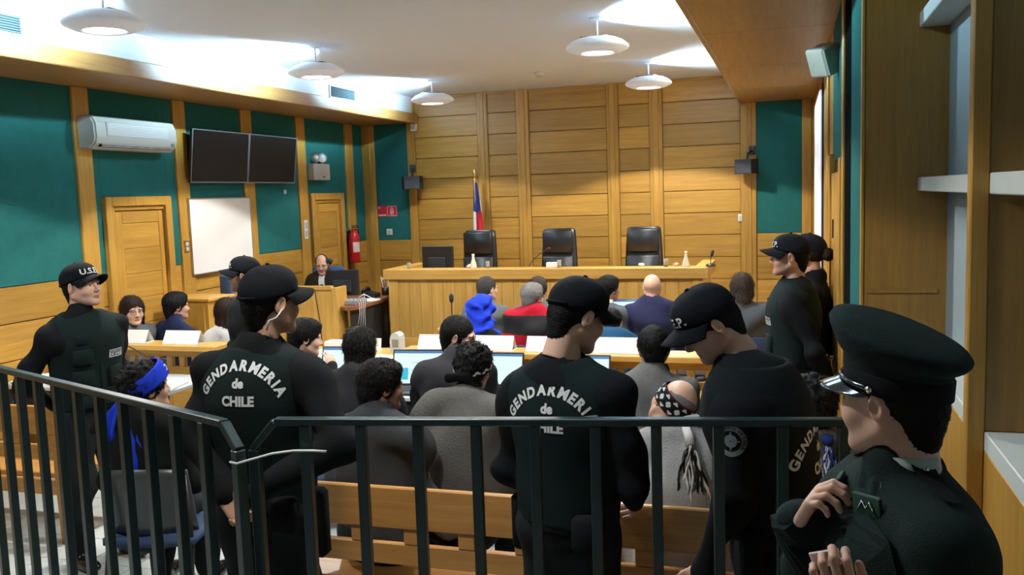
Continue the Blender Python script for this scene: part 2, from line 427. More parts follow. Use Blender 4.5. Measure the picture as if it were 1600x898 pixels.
ceiling_lamp(-4.2, 10.38, -1, 'white saucer ceiling lamp at the back left corner', 1.0, 0.5)
ceiling_lamp(-1.53, 7.45, 1, 'larger white saucer lamp at the top right of the ceiling')
ceiling_lamp(-1.53, 10.23, 1, 'white saucer ceiling lamp over the judges bench right end', 1.0, 1.2)
ceiling_lamp(-1.53, 4.95, 1, 'saucer ceiling lamp just above the frame over the public pew', 0.85)
ceiling_lamp(-4.2, 2.35, -1, 'saucer ceiling lamp above the public gallery on the left', 0.5)
ceiling_lamp(-1.53, 2.35, 1, 'saucer ceiling lamp above the public gallery on the right', 0.5)

# smoke detector
r = thing('smoke_detector', 'small white smoke detector on the ceiling', 'smoke detector', (-2.84, 10.4, ZC))
MB().lathe([(0, 0), (0.06, 0), (0.06, -0.02), (0.05, -0.035), (0, -0.035)], 20).build('base', white_plastic, r, True)
MB().lathe([(0, -0.035), (0.035, -0.035), (0.03, -0.05), (0, -0.052)], 16).build('sensor_head', lightgrey_pl, r, True)
# air vents on the bulkhead
vent_m = plain('vent_dark', (0.006, 0.009, 0.01, 1), 0.8, spec=0.1); slat_m = plain('vent_slat_grey', (0.045, 0.06, 0.065, 1), 0.8, spec=0.1)
def vent(y0, y1, z0, z1, label):
    r = thing('air_vent', label, 'air vent', (-5.16, y0, z0), 0, 'air vents on the white bulkhead')
    L_ = y1-y0; H_ = z1-z0
    box('backing', (0.0, 0.015, 0.015), (0.003, L_-0.015, H_-0.015), vent_m, r, 0.001)
    for lo, hi in (((0, 0, 0), (0.016, L_, 0.015)), ((0, 0, H_-0.015), (0.016, L_, H_)), ((0, 0, 0.015), (0.016, 0.015, H_-0.015)), ((0, L_-0.015, 0.015), (0.016, L_, H_-0.015))):
        box('frame', lo, hi, white_plastic, r, 0.002)
    n = 7
    for k in range(n):
        z = 0.02+k*(H_-0.03)/n
        MB().add([(0.003, 0.015, z+0.012), (0.015, 0.015, z), (0.003, L_-0.015, z+0.012), (0.015, L_-0.015, z), (0.003, 0.015, z+0.015), (0.015, 0.015, z+0.003), (0.003, L_-0.015, z+0.015), (0.015, L_-0.015, z+0.003)],
                 [(0, 1, 3, 2), (4, 6, 7, 5), (0, 4, 5, 1), (2, 3, 7, 6), (1, 5, 7, 3), (0, 2, 6, 4)]).build('slat', slat_m, r)
vent(4.55, 5.15, 3.31, 3.46, 'louvred air vent at the far left edge of the bulkhead')
vent(9.55, 10.2, 3.295, 3.45, 'louvred air vent above the second oak door')

# ---------------------------------------------------------------- left wall fixtures
# air conditioner
ac_m = plain('aged_white_plastic', (0.50, 0.50, 0.47, 1), 0.45)
r = thing('air_conditioner', 'white split air conditioner above the left oak door', 'air conditioner', (XL+0.03, 6.47, 2.62))
prof = [(0.0, 0.0), (0.13, 0.0), (0.19, 0.045), (0.205, 0.10), (0.20, 0.22), (0.17, 0.275), (0.12, 0.29), (0.0, 0.29)]
Mx = Matrix(((1, 0, 0, 0), (0, 0, 1, 0), (0, 1, 0, 0), (0, 0, 0, 1)))
MB().prism([(x, z) for x, z in prof], 0.0, 1.06, Mx).build('body', ac_m, r)
for e0, e1 in ((-0.02, 0.0), (1.06, 1.08)): MB().prism([(x*0.94, 0.01+z*0.93) for x, z in prof], e0, e1, Mx).build('end_cap', ac_m, r)
box('front_grille', (0.196, 0.12, 0.11), (0.209, 0.95, 0.235), lightgrey_pl, r, 0.004)
for k in range(7): box('grille_line', (0.208, 0.13, 0.122+k*0.015), (0.2115, 0.94, 0.128+k*0.015), white_plastic, r, 0.001)
box('air_outlet', (0.14, 0.05, 0.018), (0.192, 1.01, 0.042), vent_m, r, 0.002)
for k in range(2): box('outlet_louvre', (0.15, 0.06, 0.02+k*0.014), (0.199, 1.0, 0.026+k*0.014), white_plastic, r, 0.002)
box('display', (0.197, 0.985, 0.05), (0.203, 1.03, 0.08), grey_pl, r, 0.002)
# televisions
screen_off = plain('screen_black', (0.007, 0.007, 0.009, 1), 0.35, spec=0.25)
def tv(y0, y1, label):
    r = thing('television', label, 'television', (XL+0.10, y0, 2.33), 0, 'televisions on the left wall')
    r.rotation_euler = (0, R(7), 0)
    L_ = y1-y0
    box('housing', (-0.005, 0.004, 0.0), (0.03, L_-0.004, 0.55), black_pl, r, 0.006)
    box('screen', (0.028, 0.02, 0.022), (0.034, L_-0.02, 0.535), screen_off, r, 0.002)
    for lo, hi in (((0.026, 0, 0), (0.037, L_, 0.013)), ((0.026, 0, 0.543), (0.037, L_, 0.552)), ((0.026, 0, 0.013), (0.037, 0.011, 0.543)), ((0.026, L_-0.011, 0.013), (0.037, L_, 0.543))):
        box('bezel', lo, hi, grey_pl, r, 0.002)
    box('wall_bracket', (-0.07, L_/2-0.15, 0.15), (-0.003, L_/2+0.15, 0.4), black_pl, r)
tv(7.84, 8.85, 'wall television with grey bezel, nearer of the pair')
tv(8.855, 9.86, 'wall television with grey bezel, farther of the pair')
# whiteboard
r = thing('whiteboard', 'white board hung on the left wall below the televisions', 'whiteboard', (XL+0.058, 7.86, 1.37))
box('board', (0, 0.012, 0.012), (0.014, 1.10, 0.79), plain('whiteboard_surface', (0.88, 0.88, 0.88, 1), 0.3), r, 0.002)
for lo, hi in (((0, 0, 0), (0.02, 1.112, 0.014)), ((0, 0, 0.788), (0.02, 1.112, 0.802)), ((0, 0, 0.014), (0.02, 0.013, 0.788)), ((0, 1.099, 0.014), (0.02, 1.112, 0.788))):
    box('frame', lo, hi, metal_grey, r, 0.002)
# emergency light
r = thing('emergency_light', 'grey emergency light box with two round lamps over the second door', 'emergency light', (XL+0.03, 10.36, 2.37))
box('battery_box', (0, 0, 0), (0.1, 0.42, 0.21), lightgrey_pl, r, 0.008)
for yy in (0.15, 0.30):
    Mh = Matrix.Translation((0.05, yy, 0.29)) @ Matrix.Rotation(R(-38 if yy > 0.2 else -62), 4, 'Z') @ Matrix.Rotation(R(78), 4, 'Y')
    h = MB().lathe([(0, -0.055), (0.03, -0.05), (0.06, -0.02), (0.07, 0.02), (0.064, 0.024)], 22, Mh).build('lamp_head', metal_grey, r, True)
    MB().lathe([(0, 0.0), (0.03, 0.004), (0.064, 0.022), (0.0, 0.026)], 22, Mh).build('lens', plain('frosted_lens', (0.7, 0.72, 0.72, 1), 0.25), h, True)
    MB().tube([(0.05, yy, 0.2), (0.05, yy, 0.25)], 0.012, 8).build('stem', lightgrey_pl, r, True)
box('indicator', (0.099, 0.22, 0.03), (0.104, 0.28, 0.045), black_pl, r, 0.001)
# fire extinguisher
r = thing('fire_extinguisher', 'red fire extinguisher hanging beside the back left corner', 'fire extinguisher', (XL+0.13, 11.36, 1.22))
MB().lathe([(0, 0), (0.07, 0.0), (0.078, 0.015), (0.078, 0.36), (0.065, 0.41), (0.03, 0.44), (0.025, 0.46), (0, 0.46)], 24).build('cylinder', red_paint, r, True)
MB().grid([[(0.0795*math.cos(a), 0.0795*math.sin(a), z) for a in np.linspace(-1.3, 0.1, 9)] for z in (0.15, 0.29)]).build('label_band', plain('extinguisher_label', (0.75, 0.62, 0.6, 1), 0.5), r, True)
MB().lathe([(0, 0.455), (0.022, 0.455), (0.022, 0.49), (0, 0.49)], 12).build('valve', brass, r, True)
box('handle', (-0.015, -0.02, 0.49), (0.09, 0.02, 0.502), black_pl, r); box('lever', (-0.015, -0.016, 0.515), (0.08, 0.016, 0.525), black_pl, r)
MB().tube([(0.0, 0.02, 0.475), (0.03, 0.085, 0.45), (0.03, 0.10, 0.33), (0.02, 0.09, 0.2), (0.02, 0.085, 0.1)], 0.011, 8).build('hose', black_rub, r, True)
box('wall_hook', (-0.10, -0.02, 0.44), (-0.02, 0.02, 0.46), metal_grey, r)
# wall switches
def switch(x, y, z, face, label, h=0.075, wd=0.075, mat=None, keys=1):
    r = thing('wall_switch', label, 'switch', (x, y, z), 0)
    if face == 'x':
        box('plate', (0, -wd/2, 0), (0.012, wd/2, h), mat or white_plastic, r, 0.003)
        for k in range(keys): box('rocker', (0.011, -wd*0.3, h*(0.12+k*0.85/keys)), (0.017, wd*0.3, h*(0.12+(k+0.75)*0.85/keys)), lightgrey_pl, r, 0.002)
    else:
        box('plate', (-wd/2, -0.012, 0), (wd/2, 0, h), mat or white_plastic, r, 0.003)
        for k in range(keys): box('rocker', (-wd*0.3, -0.017, h*(0.12+k*0.85/keys)), (wd*0.3, -0.011, h*(0.12+(k+0.75)*0.85/keys)), lightgrey_pl, r, 0.002)
switch(XL+0.055, 7.80, 1.62, 'x', 'brass switch plate on the post left of the whiteboard', 0.12, 0.07, brass, 2)
switch(XL+0.055, 10.19, 1.62, 'x', 'tall pale switch plate on the post left of the second door', 0.24, 0.09, None, 2)
switch(XL+0.03, 9.79, 2.20, 'x', 'tiny white socket on teal panel under the televisions', 0.05, 0.05)
switch(-5.60, YB-0.03, 1.57, 'y', 'square white switch on the teal panel below the red sign', 0.09, 0.09)
switch(-0.635, YB-0.05, 1.66, 'y', 'small white switch on the right side of the oak plank wall', 0.09, 0.05)
# red fire sign
r = thing('fire_sign', 'red fire extinguisher sign on the teal corner panel', 'sign', (-5.775, YB-0.031, 1.84))
red_flat = plain('sign_red', (0.42, 0.008, 0.02, 1), 0.5); sign_white = plain('sign_white', (0.72, 0.6, 0.6, 1), 0.5)
box('plate', (0, -0.005, 0), (0.31, 0, 0.155), red_flat, r, 0.001)
sg = MB()
for lo, hi in (((0.155, 0.008), (0.303, 0.014)), ((0.155, 0.141), (0.303, 0.147)), ((0.155, 0.008), (0.161, 0.147)), ((0.297, 0.008), (0.303, 0.147)), ((0.012, 0.115), (0.045, 0.143)), ((0.012, 0.012), (0.135, 0.03)),
               ((0.205, 0.03), (0.215, 0.105)), ((0.245, 0.03), (0.255, 0.105)), ((0.205, 0.025), (0.255, 0.035)), ((0.205, 0.1), (0.255, 0.108)), ((0.22, 0.05), (0.24, 0.08)), ((0.222, 0.112), (0.238, 0.132))):
    sg.box((lo[0], -0.007, lo[1]), (hi[0], -0.004, hi[1]), 0.0005)
sg.build('pictogram', sign_white, r)
# small white box sensor at the top left of the plank wall
r = thing('motion_sensor', 'little white motion sensor at the top left of the plank wall', 'sensor', (-5.13, YB-0.05, 3.04))
MB().prism([(-0.045, 0), (0.045, 0), (0.04, -0.05), (-0.04, -0.05)], 0, 0.11).build('body', white_plastic, r); box('lens', (-0.03, -0.056, 0.02), (0.03, -0.049, 0.06), lightgrey_pl, r)
# black loudspeakers on the back wall
def loudspeaker(x, z, label, yaw):
    r = thing('loudspeaker', label, 'loudspeaker', (x, YB-0.30, z), yaw, 'black loudspeakers on the back wall')
    MB().prism([(-0.13, 0.1), (-0.15, 0.02), (-0.11, -0.09), (0.11, -0.09), (0.15, 0.02), (0.13, 0.1)], -0.09, 0.09).build('cabinet', black_pl, r)
    MB().prism([(-0.11, -0.088), (-0.105, -0.098), (0.105, -0.098), (0.11, -0.088)], -0.08, 0.08).build('grille', black_rub, r)
    MB().tube([(0, 0.05, 0.08), (0, 0.08, 0.17), (0, 0.24, 0.2)], 0.014, 8).build('bracket', black_pl, r)
    box('wall_plate', (-0.04, 0.22, 0.15), (0.04, 0.25, 0.26), black_pl, r)
loudspeaker(-5.09, 2.31, 'black loudspeaker bracketed beside the left teal corner panel', R(20))
loudspeaker(-0.55, 2.35, 'black loudspeaker bracketed beside the right teal panel', R(-18))
MB().tube([(-0.54, YB-0.06, 2.58), (-0.54, YB-0.06, 3.1)], 0.008).build('cable_trunking', wood_z, wb)
# beige speaker on the right wall
r = thing('beige_loudspeaker', 'tilted cream loudspeaker high on the right wall', 'loudspeaker', (0.195, 6.05, 2.87), R(35))
Mt = Matrix.Rotation(R(-22), 4, 'Y') @ Matrix.Rotation(R(6), 4, 'X')
cream = plain('cream_plastic', (0.52, 0.53, 0.43, 1), 0.5)
MB().box((-0.068, -0.09, -0.09), (0.068, 0.08, 0.09), 0.012, Mt).build('cabinet', cream, r)
MB().box((-0.06, -0.098, -0.082), (0.06, -0.088, 0.082), 0.003, Mt).build('grille', plain('cream_grille', (0.40, 0.41, 0.34, 1), 0.7, bump=0.5, bscale=300), r)
MB().tube([(0.03, 0.05, 0), (0.08, 0.03, 0.0)], 0.012).build('bracket', cream, r)
# flag on a pole
r = thing('flag', 'draped red, white and blue flag on a pole behind the left judge chair', 'flag', (-4.13, 11.62, 0.25))
MB().lathe([(0, 0), (0.15, 0), (0.15, 0.03), (0.03, 0.06), (0, 0.06)], 20).build('base', brass, r, True)
MB().tube([(0, 0, 0.05), (0, 0, 2.1)], 0.014, 10).build('pole', wood_z, r, True)
MB().lathe([(0, 2.08), (0.014, 2.09), (0.026, 2.12), (0.016, 2.15), (0.022, 2.17), (0.0, 2.21)], 12).build('finial', brass, r, True)
fl_m = [plain('flag_blue', (0.015, 0.03, 0.16, 1), 0.8), plain('flag_white', (0.7, 0.7, 0.72, 1), 0.8), plain('flag_red', (0.5, 0.015, 0.03, 1), 0.8)]
nu, nv = 26, 30; P = []; 
for j in range(nv+1):
    t = j/nv; z = 2.06-t*1.15; row = []
    wd = 0.05+0.16*t**0.8
    for i in range(nu+1):
        u = i/nu
        row.append((-0.045*t-0.012+u*wd, -0.02+0.035*t*math.sin(u*16+1.5*t)+0.012*math.sin(u*9-3*t), z-0.05*u))
    P.append(row)
fo = MB().grid(P, (0.0, 0.004, 0.0)).build('cloth', fl_m[0], r, True)
fo.data.materials.append(fl_m[1]); fo.data.materials.append(fl_m[2])
for p in fo.data.polygons:
    c = p.center; t = (2.06-c.z)/1.15; u = (c.x+0.012+0.045*t)/(0.05+0.16*t**0.8)
    p.material_index = (1 if u > 0.86 else 0) if t < 0.38 else (1 if u < 0.30 else 2)

# ---------------------------------------------------------------- dais and judges' bench
carpet = plain('dark_dais_carpet', (0.05, 0.035, 0.025, 1), 0.95)
tag(box('floor_dais', (XL, 8.95, 0), (-0.5, YB, 0.25), carpet, b=0.01), 'raised platform under the judges bench', kind='structure')
r = thing('judges_bench', 'long oak judges bench with a thick ledge across the back', 'bench', (-2.77, 9.8, 0))
hx = 1.86
bd = 0.155; n = int(2*hx/bd)
base_z = 0.43
for k in range(24):
    x0 = -hx+0.12+k*(2*hx-0.24)/24; x1 = x0+(2*hx-0.24)/24
    MB().box((x0+0.001, 0.0, base_z), (x1-0.001, 0.03, 1.13), 0.0025).build('front_board', wood_desk_z, r)
for sx in (-1, 1):
    box('corner_post', (min(sx*hx, sx*(hx-0.12)), -0.01, 0), (max(sx*hx, sx*(hx-0.12)), 0.1, 1.13), wood_desk_z, r, 0.005)
    box('side_panel', (min(sx*hx, sx*(hx-0.03)), 0.1, 0.25), (max(sx*hx, sx*(hx-0.03)), 0.98, 1.13), wood_desk_z, r)
    box('side_ledge', (min(sx*(hx+0.05), sx*(hx-0.1)), 0.18, 1.13), (max(sx*(hx+0.05), sx*(hx-0.1)), 1.02, 1.255), wood_desk, r, 0.006)
box('plinth', (-hx+0.12, -0.03, 0), (hx-0.12, 0.05, base_z), wood_desk, r, 0.008)
box('ledge', (-hx-0.05, -0.05, 1.13), (hx+0.05, 0.18, 1.255), wood_desk, r, 0.008)
box('desktop', (-hx+0.1, 0.18, 1.02), (hx-0.1, 0.85, 1.05), wood_desk, r)

# judges' chairs
def judge_chair(x, label):
    r = thing('judge_chair', label, 'chair', (x, 10.98, 0.25), 0, 'judges chairs')
    P = []
    rows = [(0.42, 0.235, 0.0), (0.55, 0.24, 0.0), (0.75, 0.24, 0.01), (0.95, 0.235, 0.03), (1.15, 0.225, 0.05), (1.3, 0.215, 0.065), (1.39, 0.205, 0.07), (1.405, 0.17, 0.075)]
    for sgn in (1, -1):
        pass
    v = []; f = []; nn = 12
    for (z, hw, yo) in rows:
        for k in range(nn):
            a = 2*PI*k/nn; ca, sa = math.cos(a), math.sin(a)
            ex = abs(ca)**0.45*(1 if ca >= 0 else -1); ey = abs(sa)**0.6*(1 if sa >= 0 else -1)
            v.append((ex*hw, yo-0.05+ey*0.05+0.0, z))
    m = len(rows)
    for i in range(m-1):
        for k in range(nn): f.append((i*nn+k, i*nn+(k+1) % nn, (i+1)*nn+(k+1) % nn, (i+1)*nn+k))
    f.append(tuple(range(nn))[::-1]); f.append(tuple((m-1)*nn+k for k in range(nn)))
    raw('backrest', v, f, leather, r, True)
    MB().box((-0.19, -0.118, 1.10), (0.19, -0.06, 1.38), 0.03).build('headrest_pad', leather, r, True)
    MB().box((-0.20, -0.122, 0.50), (0.20, -0.07, 1.06), 0.03).build('back_cushion', leather, r, True)
    MB().box((-0.25, -0.55, 0.40), (0.25, -0.03, 0.52), 0.04).build('seat', leather, r, True)
    for sx in (-1, 1):
        MB().tube([(sx*0.27, -0.05, 0.5), (sx*0.29, -0.08, 0.68), (sx*0.29, -0.38, 0.70), (sx*0.27, -0.42, 0.48)], 0.022, 8).build('armrest', black_pl, r, True)
    MB().tube([(0, -0.28, 0.1), (0, -0.28, 0.41)], 0.035, 10).build('gas_column', black_pl, r, True)
    for k in range(5):
        a = k*2*PI/5
        MB().tube([(0, -0.28, 0.10), (0.3*math.cos(a), -0.28+0.3*math.sin(a), 0.05)], [0.03, 0.02], 8).build('base_spoke', black_pl, r, True)
    return r
judge_chair(-3.86, 'black leather judge chair in front of the flag')
judge_chair(-2.80, 'black leather judge chair in the middle of the bench')
judge_chair(-1.73, 'black leather judge chair at the right end of the bench')

# things on the judges' bench
milk = plain('pale_liquid', (0.75, 0.66, 0.5, 1), 0.3)
glass_pale = plain('pale_glass', (0.72, 0.70, 0.64, 1), 0.1)
def carafe(x, y, z, label, h=0.24):
    r = thing('carafe', label, 'carafe', (x, y, z), 0)
    s = h/0.24
    MB().lathe([(0, 0), (0.055*s, 0), (0.058*s, 0.015*s), (0.05*s, 0.07*s), (0.026*s, 0.14*s), (0.02*s, 0.18*s), (0.021*s, 0.2*s)], 20).build('body', milk, r, True)
    MB().lathe([(0.021*s, 0.2*s), (0.026*s, 0.235*s), (0.024*s, 0.235*s), (0.019*s, 0.2*s)], 20).build('neck', glass_pale, r, True)
def tumbler(x, y, z, label, h=0.11, rr=0.032, glass=plain('tumbler_glass', (0.75, 0.7, 0.6, 1), 0.08, trans=0.7)):
    r = thing('drinking_glass', label, 'glass', (x, y, z), 0)
    MB().lathe([(0, 0), (rr*0.8, 0), (rr, h), (rr*0.94, h), (rr*0.76, 0.008), (0, 0.008)], 20).build('wall', glass, r, True)
    MB().lathe([(0, 0.009), (rr*0.75, 0.009), (rr*0.84, h*0.45), (0, h*0.45)], 20).build('water', plain('water_tint', (0.55, 0.6, 0.6, 1), 0.1), r, True)
JT = 1.05
carafe(-3.56, 10.07, JT+0.2-0.02, 'glass carafe in front of the left judge chair') if False else None
for cx, lb in ((-3.56, 'glass carafe in front of the left judge chair'), (-1.10, 'glass carafe at the right end of the judges bench')):
    carafe(cx, 9.86, 1.255, lb, 0.17)
for cx, h_, lb in ((-3.39, 0.08, 'drinking glass right of the left carafe on the judges bench'), (-2.53, 0.085, 'drinking glass in front of the middle judge chair'), (-4.39, 0.07, 'amber drinking glass at the far left of the judges bench'), (-1.32, 0.085, 'small drinking glass right of the right judge chair')):
    tumbler(cx, 9.88, 1.255, lb, h_, 0.027)
def crumple(name, label, cat, x, y, z, s, mat):
    r = thing(name, label, cat, (x, y, z))
    v = []; f = []; n = 10; m = 7
    for i in range(m):
        for k in range(n):
            t = i/(m-1)*PI; a = 2*PI*k/n; q = random.uniform(0.75, 1.1)
            v.append((s*q*math.sin(t)*math.cos(a)*1.2, s*q*math.sin(t)*math.sin(a), s*(1-math.cos(t))*0.62*q))
    for i in range(m-1):
        for k in range(n): f.append((i*n+k, i*n+(k+1) % n, (i+1)*n+(k+1) % n, (i+1)*n+k))
    raw('sheet', v, f, mat, r)
crumple('paper_tissue', 'crumpled white tissue beside the left carafe', 'tissue', -3.62, 9.90, 1.255, 0.035, white_paper)
crumple('paper_tissue', 'small crumpled tissue before the right judge chair', 'tissue', -1.60, 9.94, 1.255, 0.03, white_paper)
r = thing('tissue_box', 'small white paper box before the middle judge chair', 'box', (-2.63, 9.92, 1.255))
box('carton', (-0.055, -0.04, 0), (0.055, 0.04, 0.055), white_paper, r, 0.003); box('opening', (-0.03, -0.015, 0.055), (0.03, 0.015, 0.056), grey_pl, r, 0.0003)
crumple('paper_ball', 'pinkish paper ball left of the right carafe', 'paper', -1.22, 9.95, 1.255, 0.03, plain('pink_paper', (0.7, 0.45, 0.38, 1), 0.8))
def gooseneck(x, y, z, h, dx, dy, label, base=True, group=None):
    r = thing('gooseneck_microphone', label, 'microphone', (x, y, z), 0, group)
    if base: MB().lathe([(0, 0), (0.055, 0), (0.055, 0.012), (0.04, 0.026), (0, 0.03)], 18).build('base', black_pl, r, True)
    pts = []
    for k in range(13):
        t = k/12; pts.append((dx*t**2.2, dy*t**2.2, 0.02+h*(t-0.12*t**3)/0.88))
    MB().tube(pts, 0.0045, 7).build('neck', black_pl, r, True)
    e = Vector(pts[-1]); d = (Vector(pts[-1])-Vector(pts[-2])).normalized()
    MB().tube([e-d*0.005, e+d*0.012, e+d*0.05, e+d*0.065], [0.006, 0.016, 0.017, 0.008], 12).build('windscreen', black_rub, r, True)
gooseneck(-3.02, 10.2, JT, 0.36, 0.25, 0.0, 'gooseneck microphone left of the middle judge chair')
gooseneck(-0.83, 9.93, 1.255, 0.10, 0.0, 0.0, 'upright microphone on the right end of the judges bench') if False else None
gooseneck(-0.84, 9.9, 1.255, 0.09, 0.01, 0.0, 'thin microphone standing at the right end of the judges bench', True)
def monitor(x, y, z, rz, wd, ht, label, back=True):
    r = thing('computer_monitor', label, 'monitor', (x, y, z), rz)
    box('housing', (-wd/2, -0.02, 0.09), (wd/2, 0.02, 0.09+ht), black_pl, r, 0.006)
    box('rear_bulge', (-wd*0.28, -0.05, 0.13), (wd*0.28, -0.018, 0.09+ht*0.62), black_rub, r, 0.012)
    box('screen', (-wd/2+0.012, 0.018, 0.105), (wd/2-0.012, 0.022, 0.078+ht), screen_off, r, 0.001)
    MB().tube([(0, -0.02, 0.02), (0, -0.03, 0.2)], 0.025, 10).build('neck', black_pl, r, True)
    MB().lathe([(0, 0), (0.11, 0), (0.1, 0.015), (0.03, 0.025), (0, 0.025)], 20).build('base', black_pl, r, True)
    return r
monitor(-4.15, 10.22, JT, R(-5), 0.42, 0.36, 'black computer monitor on the left end of the judges bench')

# ---------------------------------------------------------------- clerk corner
r = thing('clerk_desk', 'oak panelled clerk desk left of the judges bench', 'desk', (-5.14, 9.0, 0.25))
for k in range(3): MB().box((-0.72+k*0.32+0.001, 0, 0), (-0.40+k*0.32-0.001, 0.03, 0.86), 0.003).build('front_board', wood_desk_z, r)
box('corner_post', (0.18, -0.01, 0), (0.245, 0.06, 0.87), wood_desk_z, r, 0.004)
box('top_rail', (-0.74, -0.015, 0.845), (0.18, 0.05, 0.89), wood_desk, r, 0.005)
box('side_panel', (0.2, 0.06, 0), (0.235, 0.25, 0.87), wood_desk_z, r)
MB().tube([(-0.03, -0.01, 0.88), (-0.02, -0.012, 0.75), (0.02, -0.012, 0.45), (0.03, -0.012, 0.1), (0.03, -0.012, 0.01)], 0.005, 6).build('cable', black_rub, r, True)
r = thing('curved_desk', 'curved brown-topped black desk between clerk and judges bench', 'desk', (0, 0, 0.25))
poly = [(-4.90, 9.06), (-4.80, 8.99), (-4.72, 9.02), (-4.69, 9.12), (-4.70, 9.4), (-4.70, 9.74), (-4.78, 10.05), (-4.86, 10.35), (-4.95, 10.6), (-5.5, 10.6), (-5.5, 9.3), (-5.2, 9.28), (-4.90, 9.28)]
MB().prism(poly, 0.61, 0.645).build('top', wood('desk_top_brown', (0.33, 0.12, 0.04), (0.26, 0.09, 0.03), 1), r)
MB().prism([(-4.86, 9.32), (-4.80, 9.10), (-4.76, 9.4), (-4.76, 9.74), (-4.84, 10.05), (-4.9, 10.3), (-4.95, 10.3), (-4.9, 10.0), (-4.82, 9.7)], 0.0, 0.61).build('apron', black_rub, r)
for lx, ly in ((-5.45, 9.4), (-5.45, 10.5), (-5.0, 10.5)): MB().tube([(lx, ly, 0), (lx, ly, 0.61)], 0.025, 10).build('leg', black_pl, r, True)
CT = 0.895
m = monitor(-5.03, 9.40, CT, R(8), 0.40, 0.30, 'black computer monitor in front of the clerk')
r = thing('audio_recorder', 'grey electronic recorder with tangled white leads on the curved desk', 'recorder', (-4.86, 9.35, CT))
box('case', (-0.13, -0.17, 0.0), (0.1, 0.12, 0.055), grey_pl, r, 0.008)
for k in range(4): MB().lathe([(0, 0), (0.014, 0), (0.012, 0.012), (0, 0.012)], 12, Matrix.Translation((-0.09+k*0.05, -0.1, 0.055))).build('knob', lightgrey_pl, r, True)
for k in range(4):
    y = -0.15+k*0.05
    pts = [(0.1, y, 0.04), (0.14, y-0.03, 0.05+0.02*k), (0.165, y-0.06, 0.03), (0.175, y-0.08-0.01*k, -0.08), (0.16+0.004*k, y-0.10, -0.2-0.03*k)]
    MB().tube(pts, 0.0025, 6).build('lead', white_plastic, r, True)
MB().tube([(-0.05, 0.1, 0.03), (0.02, 0.2, 0.09), (0.07, 0.3, 0.03), (0.09, 0.42, 0.01)], 0.005, 6).build('lead', white_plastic, r, True)
r = thing('desk_telephone', 'black telephone at the back of the curved desk', 'telephone', (-4.95, 9.95, CT))
MB().prism([(-0.09, 0), (0.09, 0), (0.09, 0.05), (-0.09, 0.09)], -0.08, 0.08, Matrix.Rotation(PI/2, 4, 'X')).build('base', black_pl, r)
MB().tube([(-0.06, -0.09, 0.09), (-0.05, -0.05, 0.115), (-0.05, 0.05, 0.115), (-0.06, 0.09, 0.09)], 0.02, 10).build('handset', black_pl, r, True)
r = thing('pen_pot', 'dark pen pot with pens beside the judges bench', 'pen pot', (-4.87, 10.2, CT))
MB().lathe([(0, 0), (0.045, 0), (0.048, 0.1), (0.044, 0.1), (0.042, 0.005), (0, 0.005)], 16).build('pot', black_pl, r, True)
for k in range(5): MB().tube([(0.02*math.cos(k), 0.02*math.sin(k), 0.02), (0.05*math.cos(k*1.3), 0.04*math.sin(k*1.3), 0.19+0.015*k)], 0.004, 6).build('pen', [white_plastic, grey_pl, chrome][k % 3], r, True)
r = thing('desk_papers', 'loose white papers beside the recorder on the curved desk', 'papers', (-4.84, 9.68, CT))
for k in range(3): MB().box((-0.1, -0.14, 0.001+k*0.003), (0.1, 0.14, 0.003+k*0.003), 0.0005, Matrix.Rotation(0.35*k, 4, 'Z')).build('sheet', white_paper, r)
r = thing('gooseneck_microphone', 'microphone bent in front of the clerk face', 'microphone', (-5.22, 9.32, CT))
MB().lathe([(0, 0), (0.05, 0), (0.05, 0.015), (0, 0.02)], 16).build('base', black_pl, r, True)
MB().tube([(0, 0, 0.02), (0.0, 0, 0.3), (0.02, 0.05, 0.42), (0.03, 0.09, 0.47)], 0.006, 7).build('neck', black_pl, r, True)
MB().lathe([(0, -0.03), (0.02, -0.028), (0.032, -0.01), (0.032, 0.02), (0.02, 0.04), (0, 0.045)], 16, Matrix.Translation((0.03, 0.1, 0.49)) @ Matrix.Rotation(R(60), 4, 'X')).build('windscreen', black_rub, r, True)
r = thing('side_cabinet', 'low oak cabinet standing by the whiteboard', 'cabinet', (-5.60, 7.5, 0))
box('body', (-0.24, -0.2, 0.04), (0.24, 0.2, 1.17), wood_z, r, 0.005); box('top', (-0.26, -0.22, 1.17), (0.26, 0.22, 1.2), wood_x, r, 0.005)
box('door', (-0.2, -0.218, 0.1), (0.2, -0.2, 1.12), wood_z, r, 0.004); box('plinth', (-0.22, -0.18, 0), (0.22, 0.18, 0.04), black_rub, r)
MB().lathe([(0, 0), (0.012, 0), (0.016, 0.02), (0, 0.025)], 12, Matrix.Translation((0.16, -0.218, 0.7)) @ Matrix.Rotation(PI/2, 4, 'X')).build('knob', chrome, r, True)

